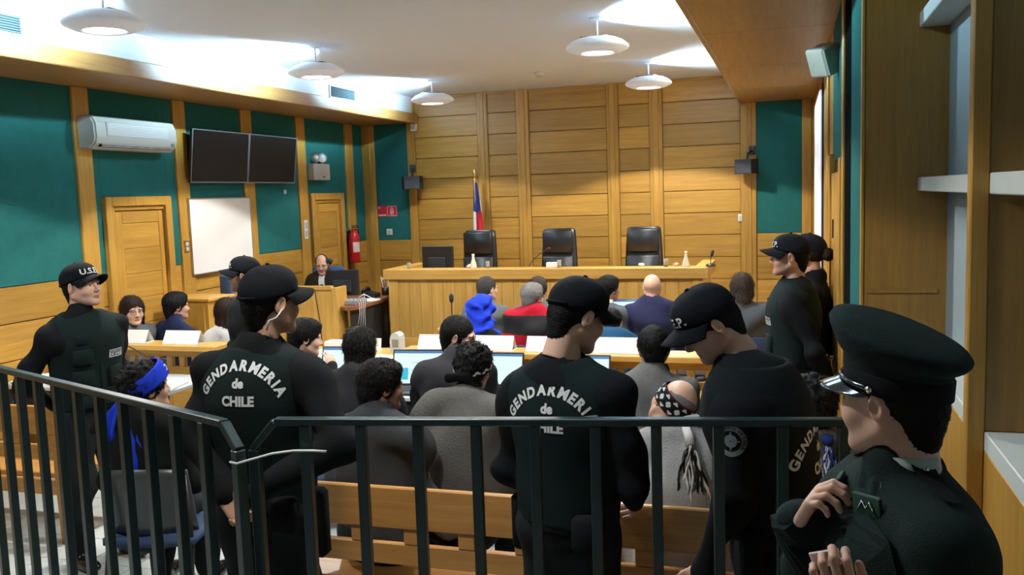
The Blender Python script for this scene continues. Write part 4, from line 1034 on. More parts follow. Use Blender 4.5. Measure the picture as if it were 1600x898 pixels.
# ---------------------------------------------------------------- heads, hair, caps, hands (head frame: faces +Y, eyes at z = 0)
HC = {}
def head_geo(h, fem=False, chub=0.0):
    key = (h, fem, chub)
    if key in HC: return HC[key]
    s = Sdf((-0.11, -0.135, -0.17), (0.11, 0.14, 0.14), h)
    w_ = 0.074+0.004*chub
    s.ell((0, -0.015, 0.03), (w_+0.001, 0.096, 0.089))
    s.ell((0, 0.028, -0.02), (0.061+0.006*chub, 0.064, 0.085), 0.03)
    s.ell((0, 0.034, -0.072), (0.048+0.008*chub, 0.05, 0.04), 0.03)
    for x in (-1, 1):
        s.cone((x*0.056, -0.01, -0.05), 0.018+0.006*chub, (x*0.02, 0.07, -0.098), 0.016, 0.025)
        s.ell((x*0.04, 0.058, -0.03), (0.027+0.004*chub, 0.027, 0.026), 0.025)
    s.ell((0, 0.078, -0.1), (0.02, 0.016, 0.016), 0.018)
    for x in (-1, 1):
        s.ell((x*0.03, 0.078, 0.021), (0.028, 0.012, 0.009), 0.014)
        s.ell((x*0.031, 0.096, -0.001), (0.020, 0.014, 0.011), 0.012, op='s')
        s.ell((x*0.031, 0.0735, -0.001), (0.0145, 0.0125, 0.0115), 0.004)
    s.cone((0, 0.084, 0.014), 0.0075, (0, 0.107, -0.03), 0.0105, 0.012)
    for x in (-1, 1): s.ell((x*0.0115, 0.097, -0.035), (0.0085, 0.011, 0.008), 0.006)
    s.ell((0, 0.0835, -0.0655), (0.022, 0.0095, 0.0045), 0.006); s.ell((0, 0.082, -0.0735), (0.019, 0.0105, 0.005), 0.006)
    s.ell((0, 0.099, -0.0688), (0.024, 0.008, 0.0016), 0.003, op='s')
    for x in (-1, 1):
        m = rotm(-12, 0, x*-22)
        s.ell((x*0.080, -0.013, -0.006), (0.0085, 0.020, 0.033), 0.005, m)
        s.ell((x*0.0895, -0.008, -0.002), (0.007, 0.011, 0.020), 0.004, m, 's')
    s.cone((0, -0.03, -0.05), 0.055-0.006*fem, (0, -0.035, -0.16), 0.055-0.006*fem+0.005*chub, 0.02)
    P, F = s.mesh(); c = P[F].mean(1)
    mi = np.zeros(len(F), int)
    ax = np.abs(c[:, 0])
    mi[(ax < 0.023*(1-((c[:, 2]+0.069)/0.0115)**2).clip(0, 1)**0.5) & (c[:, 1] > 0.078) & (np.abs(c[:, 2]+0.069) < 0.011)] = 1
    mi[(ax > 0.011) & (ax < 0.046) & (np.abs(c[:, 2]-0.023+0.25*np.maximum(0, ax-0.034)) < 0.0036) & (c[:, 1] > 0.05)] = 2
    jaw = (c[:, 2] < -0.048-0.05*(c[:, 1]-0.09)) & (c[:, 1] > 0.0) & (c[:, 2] > -0.125)
    side = (ax > 0.058) & (c[:, 1] > 0.005) & (c[:, 1] < 0.03) & (c[:, 2] < 0.02) & (c[:, 2] > -0.08)
    mi[(jaw | side) & (mi == 0)] = 3
    HC[key] = (P, F, mi); return HC[key]
def hair_geo(style, h):
    key = ('hair', style, h)
    if key in HC: return HC[key]
    s = Sdf((-0.16, -0.20, -0.30), (0.16, 0.13, 0.18), h)
    if style in ('short', 'thin'):
        t = 0.008 if style == 'short' else 0.004
        s.ell((0, -0.019, 0.032), (0.078+t, 0.097+t, 0.090+t))
        s.cone((0, -0.06, -0.02), 0.055+t*0.6, (0, -0.052, -0.075), 0.048, 0.02)
        s.ell((0, 0.095, -0.03), (0.075, 0.085, 0.085), 0.006, op='s')       # face
        s.ell((0, 0.05, -0.105), (0.12, 0.085, 0.09), 0.006, op='s')
        if style == 'thin': s.ell((0, 0.06, 0.09), (0.06, 0.085, 0.07), 0.01, op='s')
        s.fuzz(0.0022, 170)
    elif style == 'bald_fringe':
        s.ell((0, -0.019, 0.028), (0.081, 0.100, 0.088)); s.ell((0, 0.0, 0.11), (0.11, 0.125, 0.085), 0.006, op='s')
        s.ell((0, 0.095, -0.03), (0.095, 0.10, 0.12), 0.006, op='s'); s.ell((0, 0.05, -0.105), (0.12, 0.085, 0.09), 0.006, op='s'); s.fuzz(0.001, 170)
    elif style == 'full':
        s.ell((0, -0.018, 0.042), (0.093, 0.110, 0.098)); s.ell((0, 0.045, 0.085), (0.066, 0.052, 0.036), 0.03)
        s.cone((0, -0.062, -0.02), 0.062, (0, -0.055, -0.085), 0.05, 0.02)
        for x in (-1, 1): s.ell((x*0.074, 0.0, 0.0), (0.014, 0.026, 0.04), 0.01)
        s.ell((0, 0.10, -0.035), (0.071, 0.085, 0.085), 0.006, op='s'); s.ell((0, 0.055, -0.115), (0.12, 0.085, 0.09), 0.006, op='s')
        s.fuzz(0.004, 120)
    elif style == 'curly':
        s.ell((0, -0.022, 0.045), (0.103, 0.118, 0.106)); s.cone((0, -0.065, -0.01), 0.075, (0, -0.055, -0.08), 0.06, 0.02)
        s.ell((0, 0.115, -0.035), (0.075, 0.088, 0.09), 0.006, op='s'); s.ell((0, 0.06, -0.125), (0.13, 0.085, 0.09), 0.006, op='s')
        s.fuzz(0.013, 75)
        s.fuzz(0.005, 150, 1.0)
    elif style in ('long', 'shaggy'):
        s.ell((0, -0.02, 0.04), (0.096, 0.112, 0.099))
        s.cone((0, -0.055, 0.0), 0.085, (0, -0.07, -0.17 if style == 'long' else -0.09), 0.075, 0.03, 0.75)
        for x in (-1, 1): s.cone((x*0.075, -0.01, 0.02), 0.03, (x*0.08, -0.02, -0.16 if style == 'long' else -0.07), 0.025, 0.03)
        s.ell((0, 0.105, -0.04), (0.066, 0.09, 0.10), 0.006, op='s'); s.cone((0, 0.06, -0.1), 0.055, (0, 0.03, -0.3), 0.06, 0.004, op='s')
        s.fuzz(0.004, 95)
    elif style == 'bun':
        s.ell((0, -0.019, 0.032), (0.086, 0.105, 0.098)); s.ell((0, -0.135, 0.0), (0.045, 0.04, 0.045), 0.012)
        s.ell((0, 0.095, -0.03), (0.075, 0.085, 0.085), 0.006, op='s'); s.ell((0, 0.06, -0.105), (0.12, 0.085, 0.09), 0.006, op='s'); s.fuzz(0.002, 150)
    HC[key] = s.mesh(); return HC[key]
def hand_geo(h, curl=0.5, spread=0.06, thumb=0.4):
    """right hand; wrist at the origin, fingers along +Y, palm facing -Z, thumb on -X"""
    key = ('hand', h, curl, spread, thumb)
    if key in HC: return HC[key]
    s = Sdf((-0.12, -0.07, -0.13), (0.09, 0.22, 0.06), h)
    s.cone((0, -0.022, 0), 0.026, (0, 0.01, 0), 0.026, 0, 0.8, (1, 0, 0))
    s.box((0.002, 0.055, -0.002), (0.040, 0.045, 0.014), 0.013, 0.015)
    s.ell((-0.026, 0.035, -0.012), (0.018, 0.03, 0.016), 0.012)
    for i, (x, L_, r) in enumerate(((-0.030, 0.076, 0.0092), (-0.009, 0.086, 0.0095), (0.012, 0.080, 0.009), (0.032, 0.062, 0.008))):
        p = V3(x, 0.095-0.004*abs(i-1), 0.0); a = 0.0; sp = (i-1.4)*spread
        c = curl*(1+0.08*i)
        seg = (0.45, 0.32, 0.23)
        for j in range(3):
            a += (0.55, 1.0, 0.7)[j]*c
            d = V3(math.sin(sp)*math.cos(a), math.cos(sp)*math.cos(a), -math.sin(a)); q = p+d*L_*seg[j]
            s.cone(p, r*(1-0.06*j), q, r*(0.96-0.08*j), 0.004); p = q
    p = V3(-0.034, 0.03, -0.006); a = 0.9-thumb*0.6
    d = V3(-math.sin(a)*0.9, math.cos(a), -0.35*thumb); d /= np.linalg.norm(d); q = p+d*0.042; s.cone(p, 0.0125, q, 0.0105, 0.008)
    a2 = a-0.5*thumb; d = V3(-math.sin(a2)*0.8, math.cos(a2), -0.5*thumb); d /= np.linalg.norm(d); r_ = q+d*0.03; s.cone(q, 0.0105, r_, 0.0085, 0.003)
    HC[key] = s.mesh(); return HC[key]

# ---------------------------------------------------------------- people
def skin_mat(name, c): return plain(name, (*c, 1), 0.5, spec=0.35, bump=0.06, bscale=350, vary=0.10, sub=0.08)
SK = {'fair': skin_mat('skin_fair', (0.62, 0.38, 0.28)), 'tan': skin_mat('skin_tan', (0.48, 0.27, 0.185)), 'brown': skin_mat('skin_brown', (0.29, 0.15, 0.095))}
LIP = plain('lips', (0.30, 0.11, 0.085, 1), 0.45)
BROW = plain('brow_hair', (0.02, 0.013, 0.01, 1), 0.8)
STUB = {k: skin_mat('stubble_'+k, tuple(a*b for a, b in zip(v, (0.8, 0.78, 0.8)))) for k, v in (('fair', (0.62, 0.38, 0.28)), ('tan', (0.48, 0.27, 0.185)), ('brown', (0.29, 0.15, 0.095)))}
def hair_mat(name, c): return plain('hair_'+name, (*c, 1), 0.7, spec=0.18, bump=0.9, bscale=110, vary=0.35)
HAIR = {'black': hair_mat('black', (0.006, 0.005, 0.005)), 'brown': hair_mat('brown', (0.022, 0.011, 0.007)), 'grey': hair_mat('grey', (0.20, 0.19, 0.185)), 'greybrown': hair_mat('greybrown', (0.05, 0.036, 0.028)), 'darkgrey': hair_mat('darkgrey', (0.05, 0.045, 0.042))}
def cloth(name, c, rough=0.9, bump=0.5, sc=260, vary=0.12): return plain('cloth_'+name, (*c, 1), rough, spec=0.15, bump=bump, bscale=sc, vary=vary)
CL = {'black': cloth('black', (0.0055, 0.006, 0.007)), 'vest': cloth('vest_green', (0.006, 0.0135, 0.0125)), 'vest_black': cloth('vest_black', (0.005, 0.0075, 0.008)), 'cap': cloth('cap_black', (0.0055, 0.006, 0.008)), 'trouser': cloth('trouser_black', (0.014, 0.016, 0.018)),
      'officer': cloth('officer_green', (0.009, 0.017, 0.0145)), 'charcoal': cloth('charcoal', (0.022, 0.022, 0.025)), 'navy': cloth('navy', (0.012, 0.017, 0.042)), 'navy2': cloth('navy_violet', (0.020, 0.021, 0.055)), 'greysuit': cloth('grey_suit', (0.10, 0.11, 0.117)),
      'red': cloth('red', (0.36, 0.008, 0.022)), 'blackfleece': cloth('black_fleece', (0.02, 0.02, 0.021)), 'tealblue': cloth('teal_blue', (0.006, 0.045, 0.10)), 'darkjacket': cloth('dark_jacket', (0.038, 0.039, 0.042)), 'wool': cloth('brown_grey_wool', (0.085, 0.08, 0.073), bump=1.0, sc=120, vary=0.3),
      'lightwool': cloth('light_grey_wool', (0.27, 0.27, 0.265), bump=1.0, sc=120, vary=0.35), 'greycoat': cloth('grey_coat', (0.10, 0.098, 0.095), bump=0.9, sc=150, vary=0.3), 'royal': cloth('royal_blue', (0.015, 0.045, 0.55), bump=0.25), 'white': cloth('white_shirt', (0.62, 0.62, 0.63), bump=0.1), 'browncoat': cloth('brown_blazer', (0.022, 0.016, 0.011)), 'greyblue': cloth('grey_blue', (0.075, 0.085, 0.10)), 'shirtgreen': cloth('pale_green_shirt', (0.36, 0.46, 0.40), bump=0.1)}
LET = plain('white_lettering', (0.62, 0.64, 0.64, 1), 0.7)
EYEW = plain('eye_white', (0.55, 0.5, 0.47, 1), 0.25); EYED = plain('eye_iris', (0.02, 0.012, 0.008, 1), 0.15)
SHOE = plain('black_shoe_leather', (0.008, 0.008, 0.009, 1), 0.18)
RES = {'n': (0.0042, 0.0095, 0.0075), 'm': (0.0055, 0.014, 0.009), 'f': (0.0075, 0.018, 0.012)}   # head, clothes, hand/hair

def homog(P, M): return P @ np.array(M.to_3x3()).T+np.array(M.translation)
class Person: pass
def decal(name, v, f, M, bvh, off, mat, parent, depth=0.4):
    """press flat lettering (x, y plane of M, +z outward) on to a surface"""
    n = (M.to_3x3() @ Vector((0, 0, 1))).normalized(); out = []; ok = []
    for p in v:
        q = M @ Vector((p[0], p[1], 0))
        hit = bvh.ray_cast(q+n*depth, -n, depth*2)
        if hit[0] is None: out.append(q); ok.append(False)
        else: out.append(hit[0]+n*off); ok.append(True)
    f = [t for t in f if all(ok[i] for i in t)]
    if not f: return None
    return raw(name, out, f, mat, parent)
def bvh_of(o):
    me = o.data
    return BVHTree.FromPolygons([v.co.copy() for v in me.vertices], [tuple(p.vertices) for p in me.polygons])
def arc_text(s, size, radius, zc, bold=0.004):
    """characters set on an arc, centred on top"""
    vs, fs = [], []; adv = []
    for ch in s:
        if ch == ' ': adv.append(([(0, 0, 0)], [], size*0.4)); continue
        v, f = text_geo(ch, size, bold); w_ = (max(p[0] for p in v)-min(p[0] for p in v))+size*0.09; adv.append((v, f, w_))
    tot = sum(a[2] for a in adv); x = -tot/2
    for v, f, w_ in adv:
        a = (x+w_/2)/radius; x += w_; cx = (max(p[0] for p in v)+min(p[0] for p in v))/2
        n = len(vs)
        for p in v:
            lx, ly = p[0]-cx, p[1]
            rr = radius+ly
            vs.append((rr*math.sin(a)+lx*math.cos(a), zc+rr*math.cos(a)-lx*math.sin(a)-radius, 0))
        fs += [tuple(i+n for i in t) for t in f]
    return vs, fs
def flat_text(s, size, x, y, bold=0.003):
    v, f = text_geo(s, size, bold); return [(p[0]+x, p[1]+y, 0) for p in v], f

def person(label, head, yaw, pose='stand', lean=0, hunch=0, hyaw=0, hpitch=0, hroll=0, res='m', skin='fair', hair='short', hcol='black', top='black', arms='down', sw=1.0, bulk=1.0, s=None, stub=False, chub=0.0, fem=False,
           trouser='trouser', collar=True, topname='jacket', group='people in the courtroom', twist=0, hs=1.0, cap=False, hand=('r', 0.5), legs=None, hoff=None, wr=0.009, collar_h=0.6, handres=None, eyes=True, seatlegs=True, noshoes=False):
    p = Person(); hh, hcl, hhd = RES[res]
    if hoff is None: hoff = (0, 0, 0) if pose == 'stand' else (0, 0.012, -0.038)
    def build(s, base):
        J = {}
        J['P'] = V3(0, 0, base); a = R(lean); d1 = V3(0, math.sin(a), math.cos(a)); a2 = R(lean+hunch); d2 = V3(0, math.sin(a2), math.cos(a2))
        J['C'] = J['P']+d1*0.30*s; J['N'] = J['C']+d2*0.235*s; J['d1'] = d1; J['d2'] = d2
        tw = R(twist); lx = V3(math.cos(tw), math.sin(tw), 0); J['lx'] = lx
        for q, sg in (('L', -1), ('R', 1)): J['S'+q] = J['N']-d2*0.075*s+lx*sg*0.170*sw*s
        na = R(lean*0.6+hunch*0.8+hpitch*0.35); nd = V3(-math.sin(R(hyaw))*0.0, math.sin(na), math.cos(na))
        J['H'] = J['N']+nd*0.195*s+V3(0, 0.028, 0)*s+V3(*hoff)
        return J
    hx, hy, hz = head
    if pose == 'stand':
        if s is None:
            J1 = build(1.0, 0.93); s = hz/J1['H'][2]
        base = 0.93*s; J = build(s, base)
    else:
        s = s or 1.0
        J0 = build(s, 0.0); base = hz-J0['H'][2]; J = build(s, base)
    cy, sy = math.cos(R(yaw)), math.sin(R(yaw)); lx_, ly_ = J['H'][0], J['H'][1]
    loc = (hx-(cy*lx_-sy*ly_), hy-(sy*lx_+cy*ly_), 0.0)
    p.J = J; p.s = s; p.base = base
    # head matrix
    Hm = Matrix.Translation(Vector(J['H'])) @ Euler((R(-hpitch), R(hroll), R(hyaw)), 'ZYX').to_matrix().to_4x4() if False else Matrix.Translation(Vector(J['H'])) @ Matrix.Rotation(R(hyaw), 4, 'Z') @ Matrix.Rotation(R(-hpitch), 4, 'X') @ Matrix.Rotation(R(hroll), 4, 'Y')
    Hm = Hm @ Matrix.Scale(hs, 4); p.Hm = Hm
    # arms
    A = {}
    for q, sg in (('L', -1), ('R', 1)):
        S = J['S'+q]; key = arms[q] if isinstance(arms, dict) else arms
        if isinstance(key, str):
            if key == 'down': e, w_ = S+V3(sg*0.07, -0.03, -0.28)*s, S+V3(sg*0.06, 0.05, -0.53)*s
            elif key == 'behind': e, w_ = S+V3(sg*0.09, -0.12, -0.26)*s, V3(sg*0.04, J['P'][1]-0.19, S[2]-0.47*s)
            elif key == 'desk': e, w_ = S+V3(sg*0.10, 0.10, -0.26)*s, S+V3(-sg*0.04, 0.33, -0.27)*s
            elif key == 'lap': e, w_ = S+V3(sg*0.07, 0.02, -0.28)*s, S+V3(-sg*0.08, 0.22, -0.40)*s
            elif key == 'front': e, w_ = S+V3(sg*0.08, 0.05, -0.27)*s, S+V3(-sg*0.09, 0.24, -0.25)*s
        elif key[0] == 'w':
            e, w_ = [V3(cy*(q_[0]-loc[0])+sy*(q_[1]-loc[1]), -sy*(q_[0]-loc[0])+cy*(q_[1]-loc[1]), q_[2]) for q_ in key[1:3]]
        else: e, w_ = S+V3(*key[0]), S+V3(*key[1])
        A[q] = (S, e, w_)
    p.A = A
    # legs
    LG = {}
    for q, sg in (('L', -1), ('R', 1)):
        hip = J['P']+V3(sg*0.085*s, 0, -0.02)
        if legs and q in legs: kn, an = V3(*legs[q][0]), V3(*legs[q][1])
        elif pose == 'stand': kn, an = V3(sg*0.105, 0.02, 0.50*s), V3(sg*0.125, -0.02, 0.09)
        else: kn, an = V3(sg*0.13, 0.42*s, max(0.40, base-0.06)), V3(sg*0.13, 0.40*s, 0.09)
        LG[q] = (hip, kn, an)
    p.LG = LG
    allp = [J['P'], J['N'], J['H']]+[x for t in A.values() for x in t]+[x for t in LG.values() for x in t]
    lo = np.min(allp, 0)-0.20; hi = np.max(allp, 0)+0.20; lo[2] = max(lo[2], -0.02); hi[2] = J['N'][2]+0.22
    p.lo, p.hi = lo, hi
    X = J['lx']
    def torso(S, inf, k=0.06, shoulder=1.0, belly=0.0, flat=0.70):
        P, C, N, d1, d2 = J['P'], J['C'], J['N'], J['d1'], J['d2']
        S.cone(P-d1*0.04*s, (0.150*bulk+inf), P+d1*0.16*s, 0.142*bulk+inf, k, flat, X)
        S.cone(P+d1*0.16*s, 0.142*bulk+inf, C+d2*0.08*s, 0.165*bulk*sw**0.5+inf, k, flat*0.98, X)
        SL, SR = J['SL'], J['SR']; m = (SL+SR)/2
        S.cone(m+(SL-m)*shoulder, 0.060*s+inf, m+(SR-m)*shoulder, 0.060*s+inf, k, 0.95, (0, 0, 1))
        for Q in (SL, SR): S.cone(N+d2*0.015, 0.048*s+inf*0.7, m+(Q-m)*0.85*shoulder, 0.048*s+inf*0.7, k)
        if belly: S.ell(P+d1*0.14*s+V3(0, 0.07, 0), (0.13*bulk, 0.10+belly, 0.15), 0.08)
    def arm(S, q, inf, k=0.03, cuff=1.0, wfac=1.0):
        a, e, w_ = A[q]; w2 = e+(w_-e)*cuff
        S.cone(a, (0.053+inf)*s*wfac, e, (0.041+inf*0.9)*s*wfac, k); S.cone(e, (0.041+inf*0.9)*s*wfac, w2, (0.030+inf*0.8)*s*wfac, k*0.7)
    def leg(S, q, inf, k=0.03):
        a, kn, an = LG[q]
        S.cone(a, (0.088+inf)*bulk**0.5, kn, 0.058+inf, k); S.cone(kn, 0.058+inf, an, 0.040+inf, k)
    p.torso, p.arm, p.leg = torso, arm, leg
    # body: head + hands + frame in one mesh
    P0, F0, M0 = head_geo(hh, fem, chub); Ph = homog(P0, Hm)
    S = Sdf(lo, hi, 0.016 if res != 'f' else 0.02)
    torso(S, -0.032); [arm(S, q, -0.014, cuff=1.0) for q in 'LR']; [leg(S, q, -0.006) for q in 'LR']
    nb = np.array((Hm @ Vector((0, -0.03, -0.085)))[:])
    S.cone(J['N']-J['d2']*0.06, 0.062, nb, 0.053, 0.03)
    Pb, Fb = S.mesh()
    parts = [(Ph, F0, M0), (Pb, Fb, np.zeros(len(Fb), int))]
    for q, sg in (('L', -1), ('R', 1)):
        a, e, w_ = A[q]; hd = hand[q] if isinstance(hand, dict) and q in hand else {}
        y = hd.get('dir'); y = np.array(y, float) if y is not None else (w_-e); y = y/np.linalg.norm(y)
        pl = np.array(hd.get('palm', (-sg*0.9, 0.1, -0.3)), float); z = -(pl-y*(pl @ y)); z /= np.linalg.norm(z); x = np.cross(y, z)
        Pg, Fg = hand_geo(hd.get('res', hhd if res != 'f' else 0.009), hd.get('curl', 0.45), hd.get('spread', 0.05), hd.get('thumb', 0.4))
        Pg = Pg*V3(-1 if q == 'L' else 1, 1, 1); Fg = Fg[:, ::-1] if q == 'L' else Fg
        Rm = np.stack([x, y, z], 1); Pg = (Pg*s*hd.get('size', 1.0)) @ Rm.T+w_
        parts.append((Pg, Fg, np.zeros(len(Fg), int)))
        setattr(p, 'hand'+q, (Rm, w_))
    n = 0; Ps, Fs, Ms = [], [], []
    for a, b, c in parts: Ps.append(a); Fs.append(b+n); Ms.append(c); n += len(a)
    sk = SK[skin]
    o = sdf_obj('person', np.concatenate(Ps), np.concatenate(Fs), [sk, LIP, BROW if hcol != 'grey' else HAIR['grey'], STUB[skin] if stub is True else (HAIR[hcol] if stub == 'beard' else sk)], None, np.concatenate(Ms))
    o.location = loc; o.rotation_euler = (0, 0, R(yaw)); tag(o, label, 'person', group)
    p.o = o
    if eyes and res != 'f':
        for sx in (-1, 1):
            e_ = MB().lathe([(0, -0.0122), (0.006, -0.0105), (0.0105, -0.006), (0.0122, 0), (0.0105, 0.006), (0.006, 0.0105), (0, 0.0122)], 12, Hm @ Matrix.Translation((sx*0.031, 0.0747, -0.001)) @ Matrix.Rotation(-PI/2, 4, 'X')).build('eye', EYEW, o, True)
            MB().lathe([(0, 0.0127), (0.0035, 0.0122), (0.006, 0.0108), (0.006, 0.008)][::-1], 10, Hm @ Matrix.Translation((sx*0.031, 0.0747, -0.001)) @ Matrix.Rotation(-PI/2, 4, 'X')).build('iris', EYED, e_, True)
    if hair:
        Pg, Fg = hair_geo(hair, hhd if hair != 'curly' else max(0.006, hhd*0.8)); Pg, Fg = strands(Pg, Fg, hair, 3500 if res == 'n' else 2200 if res == 'm' else 900); sdf_obj('hair', homog(Pg, Hm), Fg, HAIR[hcol], o)
    # clothes
    if trouser:
        S = Sdf(lo, V3(hi[0], hi[1], base+0.16), hcl*1.1)
        S.cone(J['P']-V3(0, 0, 0.02), 0.155*bulk+0.012, J['P']+J['d1']*0.10, 0.148*bulk+0.010, 0.04, 0.74, X); [leg(S, q, 0.018, 0.04) for q in 'LR']; S.wrinkle(wr*0.8, 22, yaw*0.1)
        for q in 'LR': pass
        P_, F_ = S.mesh(); p.trousers = sdf_obj('trousers', P_, F_, CL[trouser], o)
    if not noshoes:
        for q, sg in (('L', -1), ('R', 1)):
            an = LG[q][2]; S = Sdf(an+V3(-0.09, -0.14, -0.12), an+V3(0.09, 0.26, 0.08), 0.009)
            S.ell((an[0]+sg*0.01, an[1]+0.10, 0.042), (0.046, 0.115, 0.040)); S.ell((an[0], an[1]-0.01, 0.05), (0.040, 0.062, 0.05), 0.03); S.cone((an[0], an[1], 0.05), 0.045, an+V3(0, 0, 0.03), 0.045, 0.02)
            S.half((0, 0, -1), -0.003); P_, F_ = S.mesh(); sdf_obj('shoe', P_, F_, SHOE, o)
    if top:
        S = Sdf(lo, hi, hcl)
        p_torso_inf = 0.020
        torso(S, p_torso_inf); [arm(S, q, 0.016, 0.045) for q in 'LR']
        if collar:
            cb = J['N']; ct = nb*collar_h+J['N']*(1-collar_h)
            S.cone(cb-J['d2']*0.02, 0.082, cb*0.25+ct*0.75, 0.071, 0.02)
            ctop = ct+J['d2']*0.03; ax_ = (ct-cb); ax_ /= np.linalg.norm(ax_)
            S.cone(ct+ax_*0.012, 0.060, ct+ax_*0.12, 0.075, 0.004, op='s')
        S.half((0, 0, -1), -(base-0.12 if pose == 'stand' else base-0.06))
        S.wrinkle(wr, 25, yaw*0.37+hx)
        P_, F_ = S.mesh(); p.top = sdf_obj(topname, P_, F_, CL[top], o)
    return p
def strands(P, F, style, n):
    L_, rnd, up = {'short': (0.012, 0.25, 0.35), 'thin': (0.006, 0.2, 0.3), 'full': (0.022, 0.3, 0.35), 'curly': (0.022, 1.2, 0.5), 'long': (0.05, 0.25, 0.2), 'shaggy': (0.04, 0.6, 0.35), 'bun': (0.015, 0.2, 0.2), 'bald_fringe': (0.006, 0.3, 0.3)}[style]
    rg = np.random.RandomState(len(P) % 1000)
    k = rg.randint(0, len(F), n); q = P[F[k]]; c = q.mean(1); nr = np.cross(q[:, 2]-q[:, 0], q[:, 3]-q[:, 1]); nr /= np.linalg.norm(nr, axis=1)[:, None]+1e-9
    fl = np.tile(V3(0, -0.35, -1.0), (n, 1)); fl = fl-nr*(fl*nr).sum(1)[:, None]; fl /= np.linalg.norm(fl, axis=1)[:, None]+1e-9
    d = fl+nr*up+rg.normal(0, rnd, (n, 3))*0.6; d /= np.linalg.norm(d, axis=1)[:, None]; s_ = np.cross(d, nr); s_ /= np.linalg.norm(s_, axis=1)[:, None]+1e-9
    L2 = L_*rg.uniform(0.5, 1.1, (n, 1)); w_ = 0.0016
    m = c+d*L2*0.5+nr*0.001; e = c+d*L2-nr*L2*0.25
    V_ = np.stack([c-s_*w_, c+s_*w_, m+s_*w_*0.9, m-s_*w_*0.9, e+s_*w_*0.3, e-s_*w_*0.3], 1).reshape(-1, 3)
    b = len(P)+6*np.arange(n)[:, None]; Q = np.concatenate([b+np.array([[0, 1, 2, 3]]), b+np.array([[3, 2, 4, 5]])])
    return np.concatenate([P, V_]), np.concatenate([F, Q])
def add_cap(p, letters=None, mat='cap', lx=0.0, lsize=0.048, res=0.006, tilt=0.0):
    o = p.o; Hm = p.Hm @ Matrix.Rotation(R(tilt), 4, 'X')
    key = ('cap', res)
    if key not in HC:
        S = Sdf((-0.12, -0.15, -0.03), (0.12, 0.13, 0.17), res)
        S.ell((0, -0.016, 0.040), (0.0915, 0.1105, 0.098)); S.ell((0, 0.03, 0.075), (0.07, 0.062, 0.055), 0.03)
        S.half((0, 0.18, -1), -0.030); HC[key] = S.mesh()
    P_, F_ = HC[key]
    c = sdf_obj('cap', homog(P_, Hm), F_, CL[mat], o)
    G = []
    for j in range(6):
        t = j/5; row = []
        for i in range(17):
            a = R(-78+156*i/16); bx, by = 0.0885*math.sin(a), -0.012+0.106*math.cos(a)
            L_ = 0.080*max(0.0, math.cos(a*0.98))**0.55
            x, y = bx*(1+0.05*t), by+L_*t
            z = 0.034+0.18*by*0.9-0.012*t-0.030*(x/0.085)**2*(0.35+0.65*t)
            row.append(Hm @ Vector((x, y, z)))
        G.append(row)
    th = (Hm.to_3x3() @ Vector((0, 0.0008, 0.0045)))
    MB().grid(G, th).build('visor', CL[mat], c, True)
    MB().lathe([(0, 0), (0.009, 0.0), (0.008, 0.006), (0, 0.008)], 12, Hm @ Matrix.Translation((0, -0.012, 0.1375))).build('button', CL[mat], c, True)
    MB().tube([Hm @ Vector((0.0915*math.sin(R(a)), -0.016-0.111*math.cos(R(a)), 0.034-0.012*math.cos(R(a)))) for a in range(-40, 41, 10)], 0.005, 6).build('strap', CL[mat], c, True)
    if letters:
        v, f = flat_text(letters, lsize, lx, 0, 0.0012)
        M = Hm @ Matrix.Translation((0, 0, 0.062)) @ Matrix.Rotation(PI/2-R(12), 4, 'X') @ Matrix.Rotation(PI, 4, 'Y')
        M = Hm @ Matrix(((-1, 0, 0, 0), (0, 0.25, 1, 0), (0, 1, -0.25, 0.066), (0, 0, 0, 1)))
        # wrap: bend the word around the front of the dome
        vv = []
        for q in v:
            a = q[0]/0.092; rr = 0.13
            vv.append(Hm @ Vector((-rr*math.sin(a), -0.012+rr*math.cos(a)*1.15, 0.062+q[1])))
        b = bvh_of(c); out = []
        for q, w_ in zip(vv, v):
            cen = Hm @ Vector((0, -0.012, 0.062+w_[1]*0.8)); d = (cen-q).normalized(); h_ = b.ray_cast(q, d, 0.3)
            out.append((h_[0]-d*0.0015) if h_[0] is not None else q)
        raw('lettering', out, f, LET, c)
    return c
